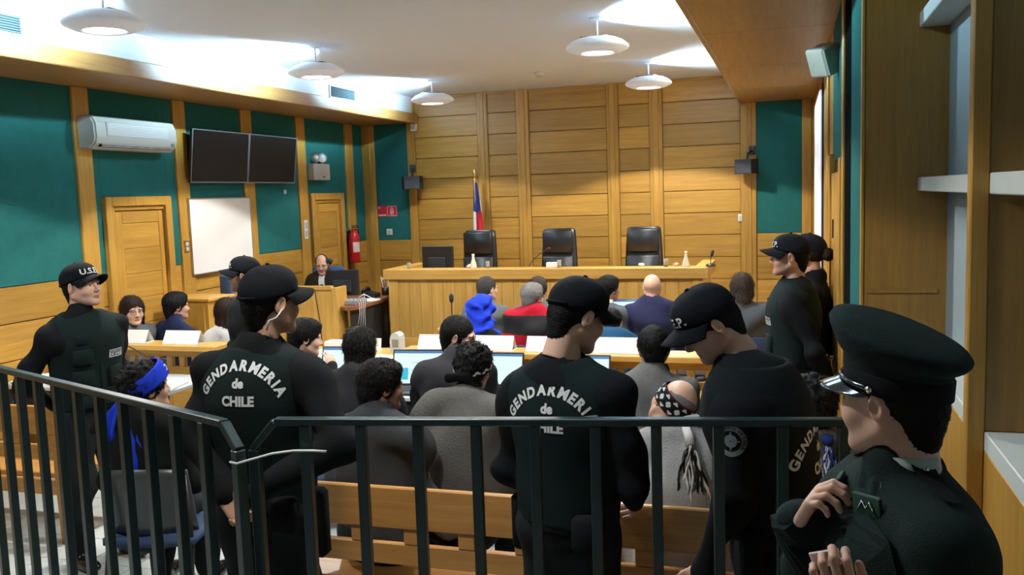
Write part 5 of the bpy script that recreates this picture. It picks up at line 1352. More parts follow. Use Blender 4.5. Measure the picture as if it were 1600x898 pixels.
def add_vest(p, mat='vest', back_text=None, bz=-0.14, bsize=0.044, bx=0.0, brad=0.15, front=False, h=0.011, inf=0.040, low=0.02):
    o = p.o; J = p.J; s = p.s
    S = Sdf(p.lo, V3(p.hi[0], p.hi[1], J['N'][2]+0.06), h)
    p.torso(S, inf, 0.04, 0.72, flat=0.74)
    S.half((0, 0, -1), -(p.base+low))
    nb = J['N']
    S.cone(nb-J['d2']*0.0, 0.074, nb+J['d2']*0.2, 0.09, 0.015, op='s')
    S.wrinkle(0.0022, 21, 1.7)
    P_, F_ = S.mesh(); v = sdf_obj('vest', P_, F_, CL[mat], o); p.vest = v
    b = bvh_of(v)
    if back_text:
        zc = J['N'][2]+bz
        vs, fs = arc_text('GENDARMERIA', bsize, brad, 0.0, 0.0022)
        M = Matrix(((1, 0, 0, bx), (0, 0, -1, J['N'][1]-0.15), (0, 1, 0, zc), (0, 0, 0, 1)))
        decal('lettering', vs, fs, M, b, 0.002, LET, v)
        for t, dy, sz in (('de', -0.058*bsize/0.046, bsize*0.95), ('CHILE', -0.120*bsize/0.046, bsize)):
            a, f = flat_text(t, sz, 0, dy, 0.0022); decal('lettering', a, f, M, b, 0.002, LET, v)
        # stitched seams and yoke strap
    if front:
        def fbox(x, z, hw, hz, d, name, m=mat, rz=0):
            hit = b.ray_cast(Vector((x, 1.0, z)), Vector((0, -1, 0)))
            if hit[0] is None: return
            y = hit[0].y; n = hit[1]; if_ = math.atan2(n.x, n.y)
            Mq = Matrix.Translation((x, y-d*0.25, z)) @ Matrix.Rotation(-if_, 4, 'Z') @ Matrix.Rotation(rz, 4, 'Y')
            return MB().box((-hw, -d, -hz), (hw, d, hz), 0.008, Mq).build(name, CL[m], v, True)
        zt = J['N'][2]
        fbox(0.10, zt-0.20, 0.055, 0.045, 0.018, 'pouch'); fbox(0.10, zt-0.33, 0.06, 0.05, 0.018, 'pouch'); fbox(-0.09, zt-0.33, 0.055, 0.055, 0.02, 'pouch'); fbox(0.0, zt-0.30, 0.012, 0.16, 0.008, 'zip_flap')
        fbox(0.10, zt-0.10, 0.035, 0.03, 0.012, 'radio_pouch'); fbox(0.0, zt-0.46, 0.19, 0.035, 0.012, 'waist_strap')
    return v

# ---------------------------------------------------------------- headbands, glasses, tassels
def headband(p, rx=0.088, ry=0.107, zc=0.05, ht=0.05, tilt=0.0, roll=0.0, paint=None, mats=None, name='headband', n=72, m=8, cy=-0.016):
    Mb = p.Hm @ Matrix.Translation((0, cy, zc)) @ Matrix.Rotation(R(tilt), 4, 'X') @ Matrix.Rotation(R(roll), 4, 'Y')
    v = []; f = []
    for j in range(m+1):
        for i in range(n):
            a = 2*PI*i/n; z = ht*(j/m-0.5); b = 1.0-0.55*(z/0.1)**2*(1 if z > 0 else 0.4)
            v.append(Mb @ Vector((rx*b*math.sin(a), ry*b*math.cos(a), z)))
    for j in range(m+1):
        for i in range(n):
            a = 2*PI*i/n; z = ht*(j/m-0.5); b = 0.96-0.55*(z/0.1)**2*(1 if z > 0 else 0.4)
            v.append(Mb @ Vector((rx*b*math.sin(a), ry*b*math.cos(a), z)))
    K = (m+1)*n; mi = []
    for j in range(m):
        for i in range(n):
            i2 = (i+1) % n; f.append((j*n+i, (j+1)*n+i, (j+1)*n+i2, j*n+i2)); mi.append(paint(i, j) if paint else 0)
            f.append((K+j*n+i, K+j*n+i2, K+(j+1)*n+i2, K+(j+1)*n+i)); mi.append(0)
    for i in range(n):
        i2 = (i+1) % n; f.append((i, i2, K+i2, K+i)); mi.append(0); f.append((m*n+i, K+m*n+i, K+m*n+i2, m*n+i2)); mi.append(0)
    o = raw(name, v, f, mats[0], p.o, paint is None)
    for q in mats[1:]: o.data.materials.append(q)
    if paint: o.data.polygons.foreach_set('material_index', mi)
    return o
def ribbon(pts, w0, w1, side, mat, name, parent, thick=0.004, curl=0.0):
    G = []; n = len(pts)
    for i, q in enumerate(pts):
        t = i/(n-1); wd = w0+(w1-w0)*t; sd = Vector(side); row = []
        for k in range(7):
            u = k/6-0.5; row.append(Vector(q)+sd*(u*wd)+Vector((0.006*math.sin(u*9+3*t), 0.008*math.sin(u*7+2*t), 0))*(1+curl))
        G.append(row)
    nrm = Vector(side).cross(Vector((0, 0, 1))).normalized()
    return MB().grid(G, nrm*thick).build(name, mat, parent, True)
def glasses(p, mat=None):
    g = MB(); H = p.Hm
    for sx in (-1, 1):
        g.tube([H @ Vector((sx*0.031+0.021*math.cos(a), 0.094, 0.0+0.016*math.sin(a))) for a in np.linspace(0, 2*PI, 17)], 0.0016, 6)
        g.tube([H @ Vector((sx*0.052, 0.092, 0.004)), H @ Vector((sx*0.075, 0.06, 0.006)), H @ Vector((sx*0.083, -0.005, 0.004))], 0.0016, 6)
    g.tube([H @ Vector((-0.010, 0.097, 0.003)), H @ Vector((0.010, 0.097, 0.003))], 0.0016, 6)
    return g.build('glasses', mat or black_pl, p.o, True)
def tassel(p, root, n, length, mats, spread, name='tassel', seed=1):
    rnd = random.Random(seed)
    for k in range(n):
        a = 2*PI*k/n+rnd.uniform(-0.3, 0.3); rr = spread*rnd.uniform(0.3, 1.0); L_ = length*rnd.uniform(0.7, 1.05)
        pts = []
        for i in range(9):
            t = i/8
            pts.append(Vector(root)+Vector((rr*math.cos(a)*t**0.7+0.006*math.sin(9*t+k), rr*0.4*math.sin(a)*t**0.7+0.005*math.cos(11*t+k)-0.07*t, -L_*t)))
        MB().tube(pts, [0.0042+0.0018*math.sin(i*2.4+k) for i in range(9)], 6).build('cord', mats[k % len(mats)], p, True)
def suit_collar(p, shirt=True, lap=True, m='charcoal'):
    J = p.J; N = J['N']; nb = np.array((p.Hm @ Vector((0, -0.03, -0.085)))[:])
    ct = nb*0.55+N*0.45
    if shirt:
        ax_ = Vector(ct-N).normalized(); Mc = Matrix.Translation(Vector(ct)) @ ax_.to_track_quat('Z', 'Y').to_matrix().to_4x4()
        MB().lathe([(0.066, -0.05), (0.064, -0.01), (0.061, 0.022), (0.058, 0.022), (0.060, -0.05)], 24, Mc).build('shirt_collar', CL['white'], p.o, True)

# ---------------------------------------------------------------- guards
GG = 'uniformed guards in black caps'
# G1: left
g1 = person('guard in a black cap standing at the left, facing right with hands behind back', (-3.932, 4.196, 1.653), -106, res='n', skin='fair', hair='thin', arms={'L': 'behind', 'R': ((0.13, -0.12, -0.26), (-0.14, -0.24, -0.45))}, stub=True, chub=0.8, bulk=1.1, sw=1.1, hyaw=18, hpitch=-6, group=GG,
            legs={'L': ((-0.11, 0.03, 0.50), (-0.14, 0.02, 0.09)), 'R': ((0.10, 0.02, 0.50), (0.13, -0.02, 0.09))})
v1 = add_vest(g1, front=True); add_cap(g1, 'U.S.E.P.', tilt=4)
def chest_patch(p, v, x, dz, sc=1.0, rot=0.0):
    b = bvh_of(v); vs, fs = [], []
    def rect(x0, y0, x1, y1):
        n = len(vs); k = 6
        for i in range(k+1): vs.append((x0+(x1-x0)*i/k, y0, 0)); vs.append((x0+(x1-x0)*i/k, y1, 0))
        for i in range(k): fs.append((n+2*i, n+2*i+2, n+2*i+3, n+2*i+1))
    for q in ((-0.052, 0.006, 0.052, 0.022), (-0.052, -0.024, 0.052, -0.019), (-0.052, -0.019, -0.047, 0.006), (0.047, -0.019, 0.052, 0.006)): rect(*[u*sc for u in q])
    a, f = flat_text('DE CHILE', 0.022*sc, 0, -0.014*sc, 0.0008); n = len(vs); vs += a; fs += [tuple(i+n for i in t) for t in f]
    M = Matrix(((-1, 0, 0, x), (0, 0, 1, 0.2), (0, 1, 0, p.J['N'][2]+dz), (0, 0, 0, 1)))
    pt = decal('chest_patch', vs, fs, M, b, 0.003, LET, v, 0.6)
    a, f = flat_text('GENDARMERIA', 0.0155*sc, 0, 0.0085*sc, 0.0004)
    decal('patch_lettering', a, f, M, b, 0.0042, CL['black'], v, 0.6)
chest_patch(g1, v1, -0.10, -0.20)
# G2: behind, facing left
g2 = person('guard in a black cap behind the front left guard, facing left', (-3.735, 5.516, 1.589), 100, res='m', skin='tan', hair='thin', arms='down', stub=True, hyaw=8, group=GG)
v2 = add_vest(g2, front=True); add_cap(g2, 'U.S.E.P.')
# G3: front left, back to camera
g3 = person('guard seen from behind at front left with hands clasped behind back', (-1.829, 2.864, 1.735), 2, res='n', skin='tan', hair='thin', arms={'L': ('w', (-2.13, 2.74, 1.24), (-1.885, 2.60, 1.10)), 'R': ('w', (-1.50, 2.74, 1.26), (-1.775, 2.60, 1.10))}, hyaw=-28, hpitch=4, hoff=(0.05, 0, 0), bulk=1.06, sw=1.06, group=GG, wr=0.008,
            hand={'L': dict(curl=0.8, palm=(0.5, -0.85, 0.1), dir=(0.6, -0.2, -0.6), res=0.005), 'R': dict(curl=0.9, palm=(0.1, 0.9, 0.3), dir=(-0.75, 0.02, -0.5), res=0.005)})
v3 = add_vest(g3, back_text=True, bz=-0.02, bsize=0.047, brad=0.155); add_cap(g3, None, tilt=2)
J = g3.J
MB().tube([Vector(J['N'])+Vector((0.10, -0.075, 0.02)), Vector(J['N'])+Vector((0.02, -0.165, -0.08)), Vector(J['N'])+Vector((-0.10, -0.195, -0.20)), Vector(J['N'])+Vector((-0.17, -0.17, -0.30))], 0.014, 8).build('sling_strap', CL['black'], g3.o, True) if False else None
ear = g3.Hm @ Vector((0.088, -0.01, -0.02))
MB().tube([ear, g3.Hm @ Vector((0.082, -0.03, -0.05)), g3.Hm @ Vector((0.072, -0.055, -0.06)), g3.Hm @ Vector((0.066, -0.06, -0.095))], 0.0035, 6).build('earpiece', lightgrey_pl, g3.o, True)
Rm, wL = g3.handL
e = g3.A['L'][1]; d = (wL-e)/np.linalg.norm(wL-e); Mw = Matrix.Translation(Vector(wL-d*0.012)) @ Vector(d).to_track_quat('Z', 'Y').to_matrix().to_4x4()
wt = MB().lathe([(0.033, -0.012), (0.036, -0.012), (0.036, 0.012), (0.033, 0.012)], 20, Mw).build('wristwatch', black_pl, g3.o, True)
MB().lathe([(0, 0), (0.017, 0), (0.017, 0.008), (0, 0.009)], 16, Mw @ Matrix.Translation((-0.01, -0.036, 0)) @ Matrix.Rotation(PI/2, 4, 'X')).build('watch_face', grey_pl, wt, True)
def duty_belt(p, holster=None, r=0.02):
    P = p.J['P']; z = P[2]+0.03; bl = MB(); n = 40; G0 = []
    for i in range(n):
        a = 2*PI*i/n; G0.append((0.187*math.cos(a), P[1]+0.140*math.sin(a)))
    bl.prism(G0, z-0.022, z+0.022); b = bl.build('duty_belt', CL['black'], p.o)
    if holster:
        for x, y, hx_, hz_ in holster:
            MB().box((x-hx_, y-0.035, z-hz_*1.6), (x+hx_, y+0.035, z+0.05), 0.015).build('belt_pouch', CL['black'], b, True)
duty_belt(g3, [(0.20, 0.0, 0.045, 0.13), (0.14, -0.12, 0.05, 0.05)])
# G4: centre, back to camera
g4 = person('guard seen from behind in the centre, head bowed to the right', (-0.717, 3.047, 1.668), -13, res='n', skin='fair', hair='thin', arms={'L': ((-0.06, 0.0, -0.29), (0.03, 0.20, -0.42)), 'R': ((0.075, 0.0, -0.29), (-0.02, 0.21, -0.43))}, hyaw=-29, hpitch=22, hoff=(0.03, 0, 0), collar_h=0.38, bulk=1.02, sw=1.04, group=GG, wr=0.008)
v4 = add_vest(g4, back_text=True, bz=-0.052, bsize=0.047, brad=0.16); add_cap(g4, None, tilt=2)
duty_belt(g4, [(-0.19, 0.0, 0.035, 0.10), (0.13, -0.12, 0.05, 0.05)])
# G5: right of centre, profile to the left, looking down
g5 = person('guard in profile facing left with bowed capped head, right of centre', (-0.277, 3.129, 1.632), 80, res='n', skin='fair', hair='thin', lean=6, hunch=14, arms={'L': ((-0.08, 0.0, -0.29), (-0.06, 0.10, -0.53)), 'R': 'down'}, hyaw=30, hpitch=36, bulk=1.25, sw=1.08, group=GG, wr=0.008)
v5 = add_vest(g5, mat='vest_black', back_text=True, bz=-0.17, bsize=0.05, brad=0.17, front=True); add_cap(g5, 'U.S.E.P.')
duty_belt(g5, [(-0.20, 0.03, 0.04, 0.12), (-0.08, -0.14, 0.05, 0.06)])
def round_patch(p, target, cen, r=0.05):
    b = bvh_of(target); vs, fs = [], []
    def ann(r0, r1, n=32, w0=0.0, w1=2*PI):
        k = len(vs)
        for i in range(n+1):
            a = w0+(w1-w0)*i/n; vs.append((r0*math.cos(a), r0*math.sin(a), 0)); vs.append((r1*math.cos(a), r1*math.sin(a), 0))
        for i in range(n): fs.append((k+2*i, k+2*i+1, k+2*i+3, k+2*i+2))
    ann(r*0.68, r*1.0); 
    for i in range(8):
        a = i*PI/4; l = 0.62 if i % 2 == 0 else 0.44; k = len(vs); c_, s_ = math.cos(a), math.sin(a)
        for u, q in ((0.12, -0.10), (l, -0.03), (l, 0.03), (0.12, 0.10)): vs.append((r*(u*c_-q*s_), r*(u*s_+q*c_), 0))
        fs.append((k, k+1, k+2, k+3))
    ann(r*0.26, r*0.42, 20); ann(r*0.05, r*0.16, 10)
    M = Matrix(((0, 0, -1, cen[0]), (-1, 0, 0, cen[1]), (0, 1, 0, cen[2]), (0, 0, 0, 1)))
    decal('shoulder_patch', vs, fs, M, b, 0.002, plain('patch_grey', (0.13, 0.16, 0.155, 1), 0.8), target, 0.4)
    vs2, fs2 = arc_text('GENDARMERIA DE CHILE', 0.0135, r*0.78, 0.0, 0.0004); vs2 = [(x, y+r*0.78, 0) for x, y, z in vs2]
    decal('patch_lettering', vs2, fs2, M, b, 0.003, CL['black'], target, 0.4)
a, e, w_ = g5.A['L']; c = a*0.72+e*0.28
round_patch(g5, g5.top, (c[0], c[1], c[2]))
# G6, G7: far right
g6 = person('guard in profile at far right beyond the parapet, facing left', (-0.015, 5.744, 1.667), 88, res='m', skin='fair', hair='thin', arms='behind', stub=True, chub=1.0, bulk=1.15, hyaw=2, group=GG)
v6 = add_vest(g6, front=True, h=0.013); add_cap(g6, 'U.S.E.P.')
chest_patch(g6, v6, -0.09, -0.19, 1.0)
g7 = person('guard with tied-back hair and cap behind the far right guard', (0.105, 6.309, 1.636), 80, res='m', skin='fair', hair='bun', hcol='brown', arms='down', sw=0.86, bulk=0.9, hyaw=-12, group=GG, fem=True)
add_vest(g7, mat='vest_black', h=0.014); add_cap(g7, 'U.S.E.P.')

# ---------------------------------------------------------------- near officer with the peaked cap
of = person('officer in a peaked cap close on the right, looking away to the left', (0.20, 2.005, 1.645), 112, res='n', skin='fair', hair='thin', top='officer', hyaw=-54, hpitch=4, chub=0.9, bulk=1.12, sw=1.1, hs=1.0, lean=-3, wr=0.010,
            arms={'L': ('w', (0.26, 1.64, 1.13), (0.10, 1.74, 1.285)), 'R': ('w', (0.03, 2.26, 1.16), (0.02, 2.03, 1.36))},
            hand={'L': dict(curl=1.0, dir=(-0.25, 0.35, 0.75), palm=(0.9, -0.35, 0.2), res=0.0042, thumb=0.8), 'R': dict(curl=0.9, dir=(-0.55, -0.1, 0.75), palm=(-0.6, -0.6, -0.2), res=0.0042, thumb=0.7)})
H = of.Hm @ Matrix.Rotation(R(5), 4, 'X')
def ell_rings(rows, n=48):
    v = []; f = []
    for (rx, ry, z, sl, yo) in rows:
        for k in range(n):
            a = 2*PI*k/n; x, y = rx*math.sin(a), yo+ry*math.cos(a); v.append(H @ Vector((x, y, z+sl*y)))
    for i in range(len(rows)-1):
        for k in range(n):
            k2 = (k+1) % n; f.append((i*n+k, (i+1)*n+k, (i+1)*n+k2, i*n+k2))
    f.append(tuple((len(rows)-1)*n+k for k in range(n))); f.append(tuple(range(n))[::-1])
    return v, f
v, f = ell_rings([(0.086, 0.105, 0.022, 0.12, -0.014), (0.089, 0.108, 0.05, 0.12, -0.014), (0.091, 0.110, 0.082, 0.15, -0.014), (0.105, 0.123, 0.096, 0.2, -0.014), (0.116, 0.133, 0.112, 0.26, -0.014), (0.124, 0.141, 0.128, 0.30, -0.014), (0.126, 0.143, 0.138, 0.32, -0.014), (0.119, 0.136, 0.149, 0.34, -0.014), (0.09, 0.10, 0.158, 0.36, -0.014), (0.03, 0.03, 0.162, 0.36, -0.014), (0.001, 0.001, 0.162, 0.36, -0.014)])
pc = raw('peaked_cap', v, f, CL['officer'], of.o, True)
v, f = ell_rings([(0.090, 0.109, 0.024, 0.12, -0.014), (0.0915, 0.1105, 0.026, 0.12, -0.014), (0.0935, 0.1125, 0.066, 0.13, -0.014), (0.090, 0.109, 0.069, 0.13, -0.014)])
raw('cap_band', v, f, CL['black'], pc, True)
patent = plain('patent_black', (0.008, 0.009, 0.014, 1), 0.12, coat=0.6)
G = []
for j in range(6):
    t = j/5; row = []
    for i in range(21):
        a = R(-80+160*i/20); bx, by = 0.090*math.sin(a), -0.012+0.109*math.cos(a); L_ = 0.060*max(0.0, math.cos(a))**0.6
        row.append(H @ Vector((bx*(1+0.04*t), by+L_*t, 0.030+0.12*by-0.026*t*max(0.2, math.cos(a))-0.012*(bx/0.09)**2)))
    G.append(row)
MB().grid(G, H.to_3x3() @ Vector((0, 0, 0.004))).build('visor', patent, pc, True)
MB().tube([H @ Vector((0.096*math.sin(R(a)), -0.014+0.117*math.cos(R(a)), 0.036+0.12*(0.115*math.cos(R(a))))) for a in range(-84, 85, 7)], 0.006, 8).build('chin_strap', patent, pc, True)
for sx in (-1, 1): MB().lathe([(0, 0), (0.008, 0.0), (0.0075, 0.004), (0, 0.006)], 14, H @ Matrix.Translation((sx*0.0965, 0.0, 0.036)) @ Matrix.Rotation(sx*PI/2, 4, 'Y')).build('cap_button', chrome, pc, True)
# shirt collar, tie, uniform collar and lapels
J = of.J; N = Vector(J['N']); nb = of.Hm @ Vector((0, -0.03, -0.085)); ct = N*0.4+nb*0.6
Mc = Matrix.Translation(ct) @ (nb-N).normalized().to_track_quat('Z', 'Y').to_matrix().to_4x4()
MB().grid([[ct+Vector((r_*math.cos(a), r_*math.sin(a)*1.02, z)) for a in np.linspace(R(118), R(205), 17)] for r_, z in ((0.083, -0.05), (0.079, -0.01), (0.074, 0.022), (0.070, 0.022), (0.073, -0.05))]).build('shirt_collar', CL['shirtgreen'], of.o, True)
S = Sdf(np.array(N)-0.2, np.array(N)+0.22, 0.006)
S.cone(np.array(N)-J['d2']*0.03, 0.095, np.array(ct)*0.42+np.array(N)*0.58, 0.086, 0.0); S.cone(np.array(ct)-J['d2']*0.02, 0.070, np.array(ct)+J['d2']*0.2, 0.09, 0.004, op='s')
S.cone(np.array(N)+V3(0, 0.12, -0.04), 0.035, np.array(ct)+V3(0, 0.15, 0.06), 0.085, 0.01, op='s')
P_, F_ = S.mesh(); col_ = sdf_obj('uniform_collar', P_, F_, CL['officer'], of.o)
bt = bvh_of(of.top)
lp_ = [(-0.035, -0.02), (-0.16, -0.05), (-0.175, -0.13), (-0.15, -0.145), (-0.165, -0.17), (-0.09, -0.30), (-0.02, -0.40), (-0.012, -0.20)]
for sx in (1, -1):
    vs = []; fs = []; ctr = (sx*-0.085, -0.16)
    m_ = 5
    for r_ in range(m_+1):
        for q in lp_:
            t = r_/m_; vs.append((ctr[0]+(sx*q[0]-ctr[0])*max(t, 0.02), ctr[1]+(q[1]-ctr[1])*max(t, 0.02), 0))
    K = len(lp_)
    for r_ in range(m_):
        for k in range(K): k2 = (k+1) % K; fs.append((r_*K+k, (r_+1)*K+k, (r_+1)*K+k2, r_*K+k2))
    Ml = Matrix(((1, 0, 0, 0), (0, 0, 1, 0.3), (0, 1, 0, N.z), (0, 0, 0, 1)))
    lo_ = decal('lapel', vs, fs, Ml, bt, 0.014, CL['officer'], of.o, 0.8)
tabm = plain('collar_tab_green', (0.008, 0.055, 0.03, 1), 0.7)
bc = bvh_of(col_)
def tab(ang, zoff):
    """collar tab with silver insignia on the front side of the collar"""
    d = Vector((-math.sin(ang), math.cos(ang), -0.1)).normalized(); sd = Vector((math.cos(ang), math.sin(ang), 0)); up = d.cross(sd)*-1
    c = N+Vector((0, 0.0, zoff))+d*0.125; M = Matrix((sd, up, d)).transposed().to_4x4(); M.translation = c
    t = MB().box((-0.032, -0.024, -0.006), (0.032, 0.024, 0.004), 0.003, M).build('collar_tab', tabm, of.o)
    ins = MB(); q = [(-0.02, -0.012), (-0.008, 0.012), (0.0, -0.004), (0.008, 0.012), (0.02, -0.012)]
    ins.tube([M @ Vector((x, y, 0.006)) for x, y in q], 0.0018, 6); ins.build('insignia', chrome, t, True)
tab(R(30), 0.0); tab(R(-35), 0.0)
# epaulettes and badge held in hand
for sx in (-1, 1):
    vs, fs = [], []
    for i in range(9):
        t = i/8; xx = sx*(0.085+0.115*t); hw_ = 0.026-0.008*t
        vs += [(xx, -hw_, 0), (xx, hw_, 0)]
    fs = [(2*i, 2*i+2, 2*i+3, 2*i+1) if sx > 0 else (2*i, 2*i+1, 2*i+3, 2*i+2) for i in range(8)]
    ep = decal('epaulette', vs, fs, Matrix.Translation((0, J['SL'][1], N.z)), bt, 0.012, CL['black'], of.o, 0.5)
    h_ = bt.ray_cast(Vector((sx*0.1, J['SL'][1], N.z+0.4)), Vector((0, 0, -1)))
    if h_[0] is not None: MB().lathe([(0, 0), (0.007, 0), (0.006, 0.004), (0, 0.006)], 12, Matrix.Translation(h_[0]+Vector((0, 0, 0.012)))).build('epaulette_button', chrome, of.o, True)
a, e, w_ = of.A['L']
Rm, wp = of.handL; bc_ = Vector(wp)+Vector(Rm[:, 1])*0.10-Vector(Rm[:, 2])*0.05
Mb = Matrix.Translation(bc_) @ Matrix(((Rm[0][0], Rm[0][1], Rm[0][2], 0), (Rm[1][0], Rm[1][1], Rm[1][2], 0), (Rm[2][0], Rm[2][1], Rm[2][2], 0), (0, 0, 0, 1)))
MB().box((-0.035, -0.02, -0.003), (0.02, 0.02, 0.003), 0.002, Mb).build('badge', white_plastic, of.o)

# ---------------------------------------------------------------- seated people
SG = 'people seated in the courtroom'
# S1: blue headband man
s1p = person('seated man with a wide royal blue headband facing right, behind the left railing', (-3.159, 3.755, 1.171), 12, 'sit', lean=4, hunch=4, res='n', skin='tan', hair='curly', hcol='black', top='black', arms='lap', hyaw=-42, hpitch=-6, s=0.93, group=SG)
hb = headband(s1p, 0.111, 0.129, 0.055, 0.085, tilt=26, mats=[CL['royal']], cy=-0.012)
T_ = s1p.Hm.translation; kn = s1p.Hm @ Vector((0, -0.125, -0.01))
RV = Vector((0.886, 0.463, 0)); BV = Vector((0.463, -0.886, 0))
ribbon([kn, kn-RV*0.05+BV*0.03+Vector((0, 0, -0.06)), kn-RV*0.08+BV*0.04+Vector((0, 0, -0.15)), kn-RV*0.085+BV*0.04+Vector((0, 0, -0.235))], 0.04, 0.075, (0.886, 0.463, 0), CL['royal'], 'headband_tail', hb)
ribbon([kn, kn+RV*0.015+BV*0.07+Vector((0, 0, -0.09)), kn+RV*0.035+BV*0.12+Vector((0, 0, -0.2)), kn+RV*0.06+BV*0.14+Vector((0, 0, -0.30)), kn+RV*0.08+BV*0.15+Vector((0, 0, -0.42))], 0.035, 0.085, (0.886, 0.463, 0), CL['royal'], 'headband_tail', hb)
sb = bvh_of(hb); v_ = [(0.016*math.cos(a), 0.016*math.sin(a), 0) for a in np.linspace(0.6, 5.0, 12)]+[(0.011*math.cos(a)+0.002, 0.011*math.sin(a), 0) for a in np.linspace(0.6, 5.0, 12)]
f_ = [(i, i+1, 13+i, 12+i) for i in range(11)]
Mh = s1p.Hm @ Matrix(((0.25, 0, 0.96, 0.0), (-0.96, 0.0, 0.25, 0.075), (0, 1, 0, 0.098), (0, 0, 0, 1)))
decal('emblem', v_, f_, Mh, sb, 0.002, LET, hb, 0.25)
# S2..S4 at the left parapet
s2p = person('woman with glasses and dark red hair behind the left guard', (-5.56, 6.50, 1.187), -118, 'sit', res='m', skin='fair', hair='long', hcol='brown', top='greysuit', arms='lap', fem=True, sw=0.8, bulk=0.86, s=0.94, hpitch=4, group=SG); glasses(s2p)
s3p = person('man in a navy suit with thick dark hair behind the left parapet', (-5.33, 6.80, 1.19), -18, 'sit', res='m', skin='tan', hair='full', hcol='black', top='navy', arms='lap', sw=0.95, hyaw=-16, group=SG)
s4p = person('woman with long brown hair and white top at the left parapet end', (-4.60, 6.52, 1.175), 12, 'sit', res='m', skin='fair', hair='long', hcol='brown', top='white', arms='desk', fem=True, sw=0.85, bulk=0.9, s=0.95, group=SG)
# S5: clerk
s5p = person('balding clerk with glasses and dark blazer facing the camera at his desk', (-5.605, 9.956, 1.309), 196, 'sit', lean=5, res='m', skin='fair', hair='thin', hcol='greybrown', top='browncoat', arms='desk', hpitch=14, hyaw=6, stub=True, s=0.86, group=SG, noshoes=False); glasses(s5p)
bt = bvh_of(s5p.top); N = s5p.J['N']
vs = [(-0.035, 0.01, 0), (0.035, 0.01, 0), (0.045, -0.08, 0), (0.03, -0.2, 0), (0.02, -0.3, 0), (-0.02, -0.3, 0), (-0.03, -0.2, 0), (-0.045, -0.08, 0)]
decal('shirt_front', vs, [(0, 7, 2, 1), (7, 6, 3, 2), (6, 5, 4, 3)], Matrix(((1, 0, 0, 0), (0, 0, 1, 0.3), (0, 1, 0, N[2]), (0, 0, 0, 1))), bt, 0.008, CL['white'], s5p.top, 0.8)
suit_collar(s5p)
# row with laptops
s6p = person('dark haired man resting his chin on one hand by the aisle', (-3.105, 5.249, 1.190), -30, 'sit', lean=8, hunch=8, res='m', skin='fair', hair='full', hcol='black', top='charcoal', arms={'L': 'desk', 'R': ((0.06, 0.20, -0.25), (-0.13, 0.27, -0.02))}, hyaw=-20, hpitch=8, s=0.95, group=SG)
s7p = person('person with shaggy black hair and dark coat at the left laptop', (-2.566, 4.996, 1.183), 5, 'sit', lean=6, hunch=6, res='m', skin='fair', hair='shaggy', hcol='black', top='charcoal', arms='desk', sw=0.95, hyaw=-14, group=SG, s=0.96)
s9p = person('bearded man with glasses in a charcoal suit bent over his laptop', (-1.945, 5.083, 1.245), 4, 'sit', lean=14, hunch=10, res='n', skin='fair', hair='short', hcol='black', top='charcoal', arms='desk', hyaw=-84, hpitch=10, stub='beard', collar_h=0.4, sw=1.05, bulk=1.1, group=SG, wr=0.007); glasses(s9p); suit_collar(s9p)
s19p = person('man with short dark hair in a grey wool coat at the right table', (-0.748, 5.041, 1.199), 8, 'sit', lean=8, hunch=8, res='n', skin='tan', hair='full', hcol='black', top='greycoat', arms='desk', bulk=1.1, group=SG, wr=0.008)
def fur_collar(p, mat, r0=0.098, r1=0.085, name='coat_collar', dz=0.0):
    J = p.J; nb = np.array((p.Hm @ Vector((0, -0.03, -0.085)))[:]); ct = nb*0.5+J['N']*0.5
    S = Sdf(p.lo, p.hi, 0.011); S.cone(J['N']-J['d2']*(0.03+dz), r0, ct, r1, 0.0, 0.9, (1, 0, 0)); S.cone(ct, 0.063, ct+J['d2']*0.2, 0.08, 0.004, op='s'); S.wrinkle(0.003, 30); P_, F_ = S.mesh()
    return sdf_obj(name, P_, F_, mat, p.o)
fur_collar(s19p, CL['charcoal'])
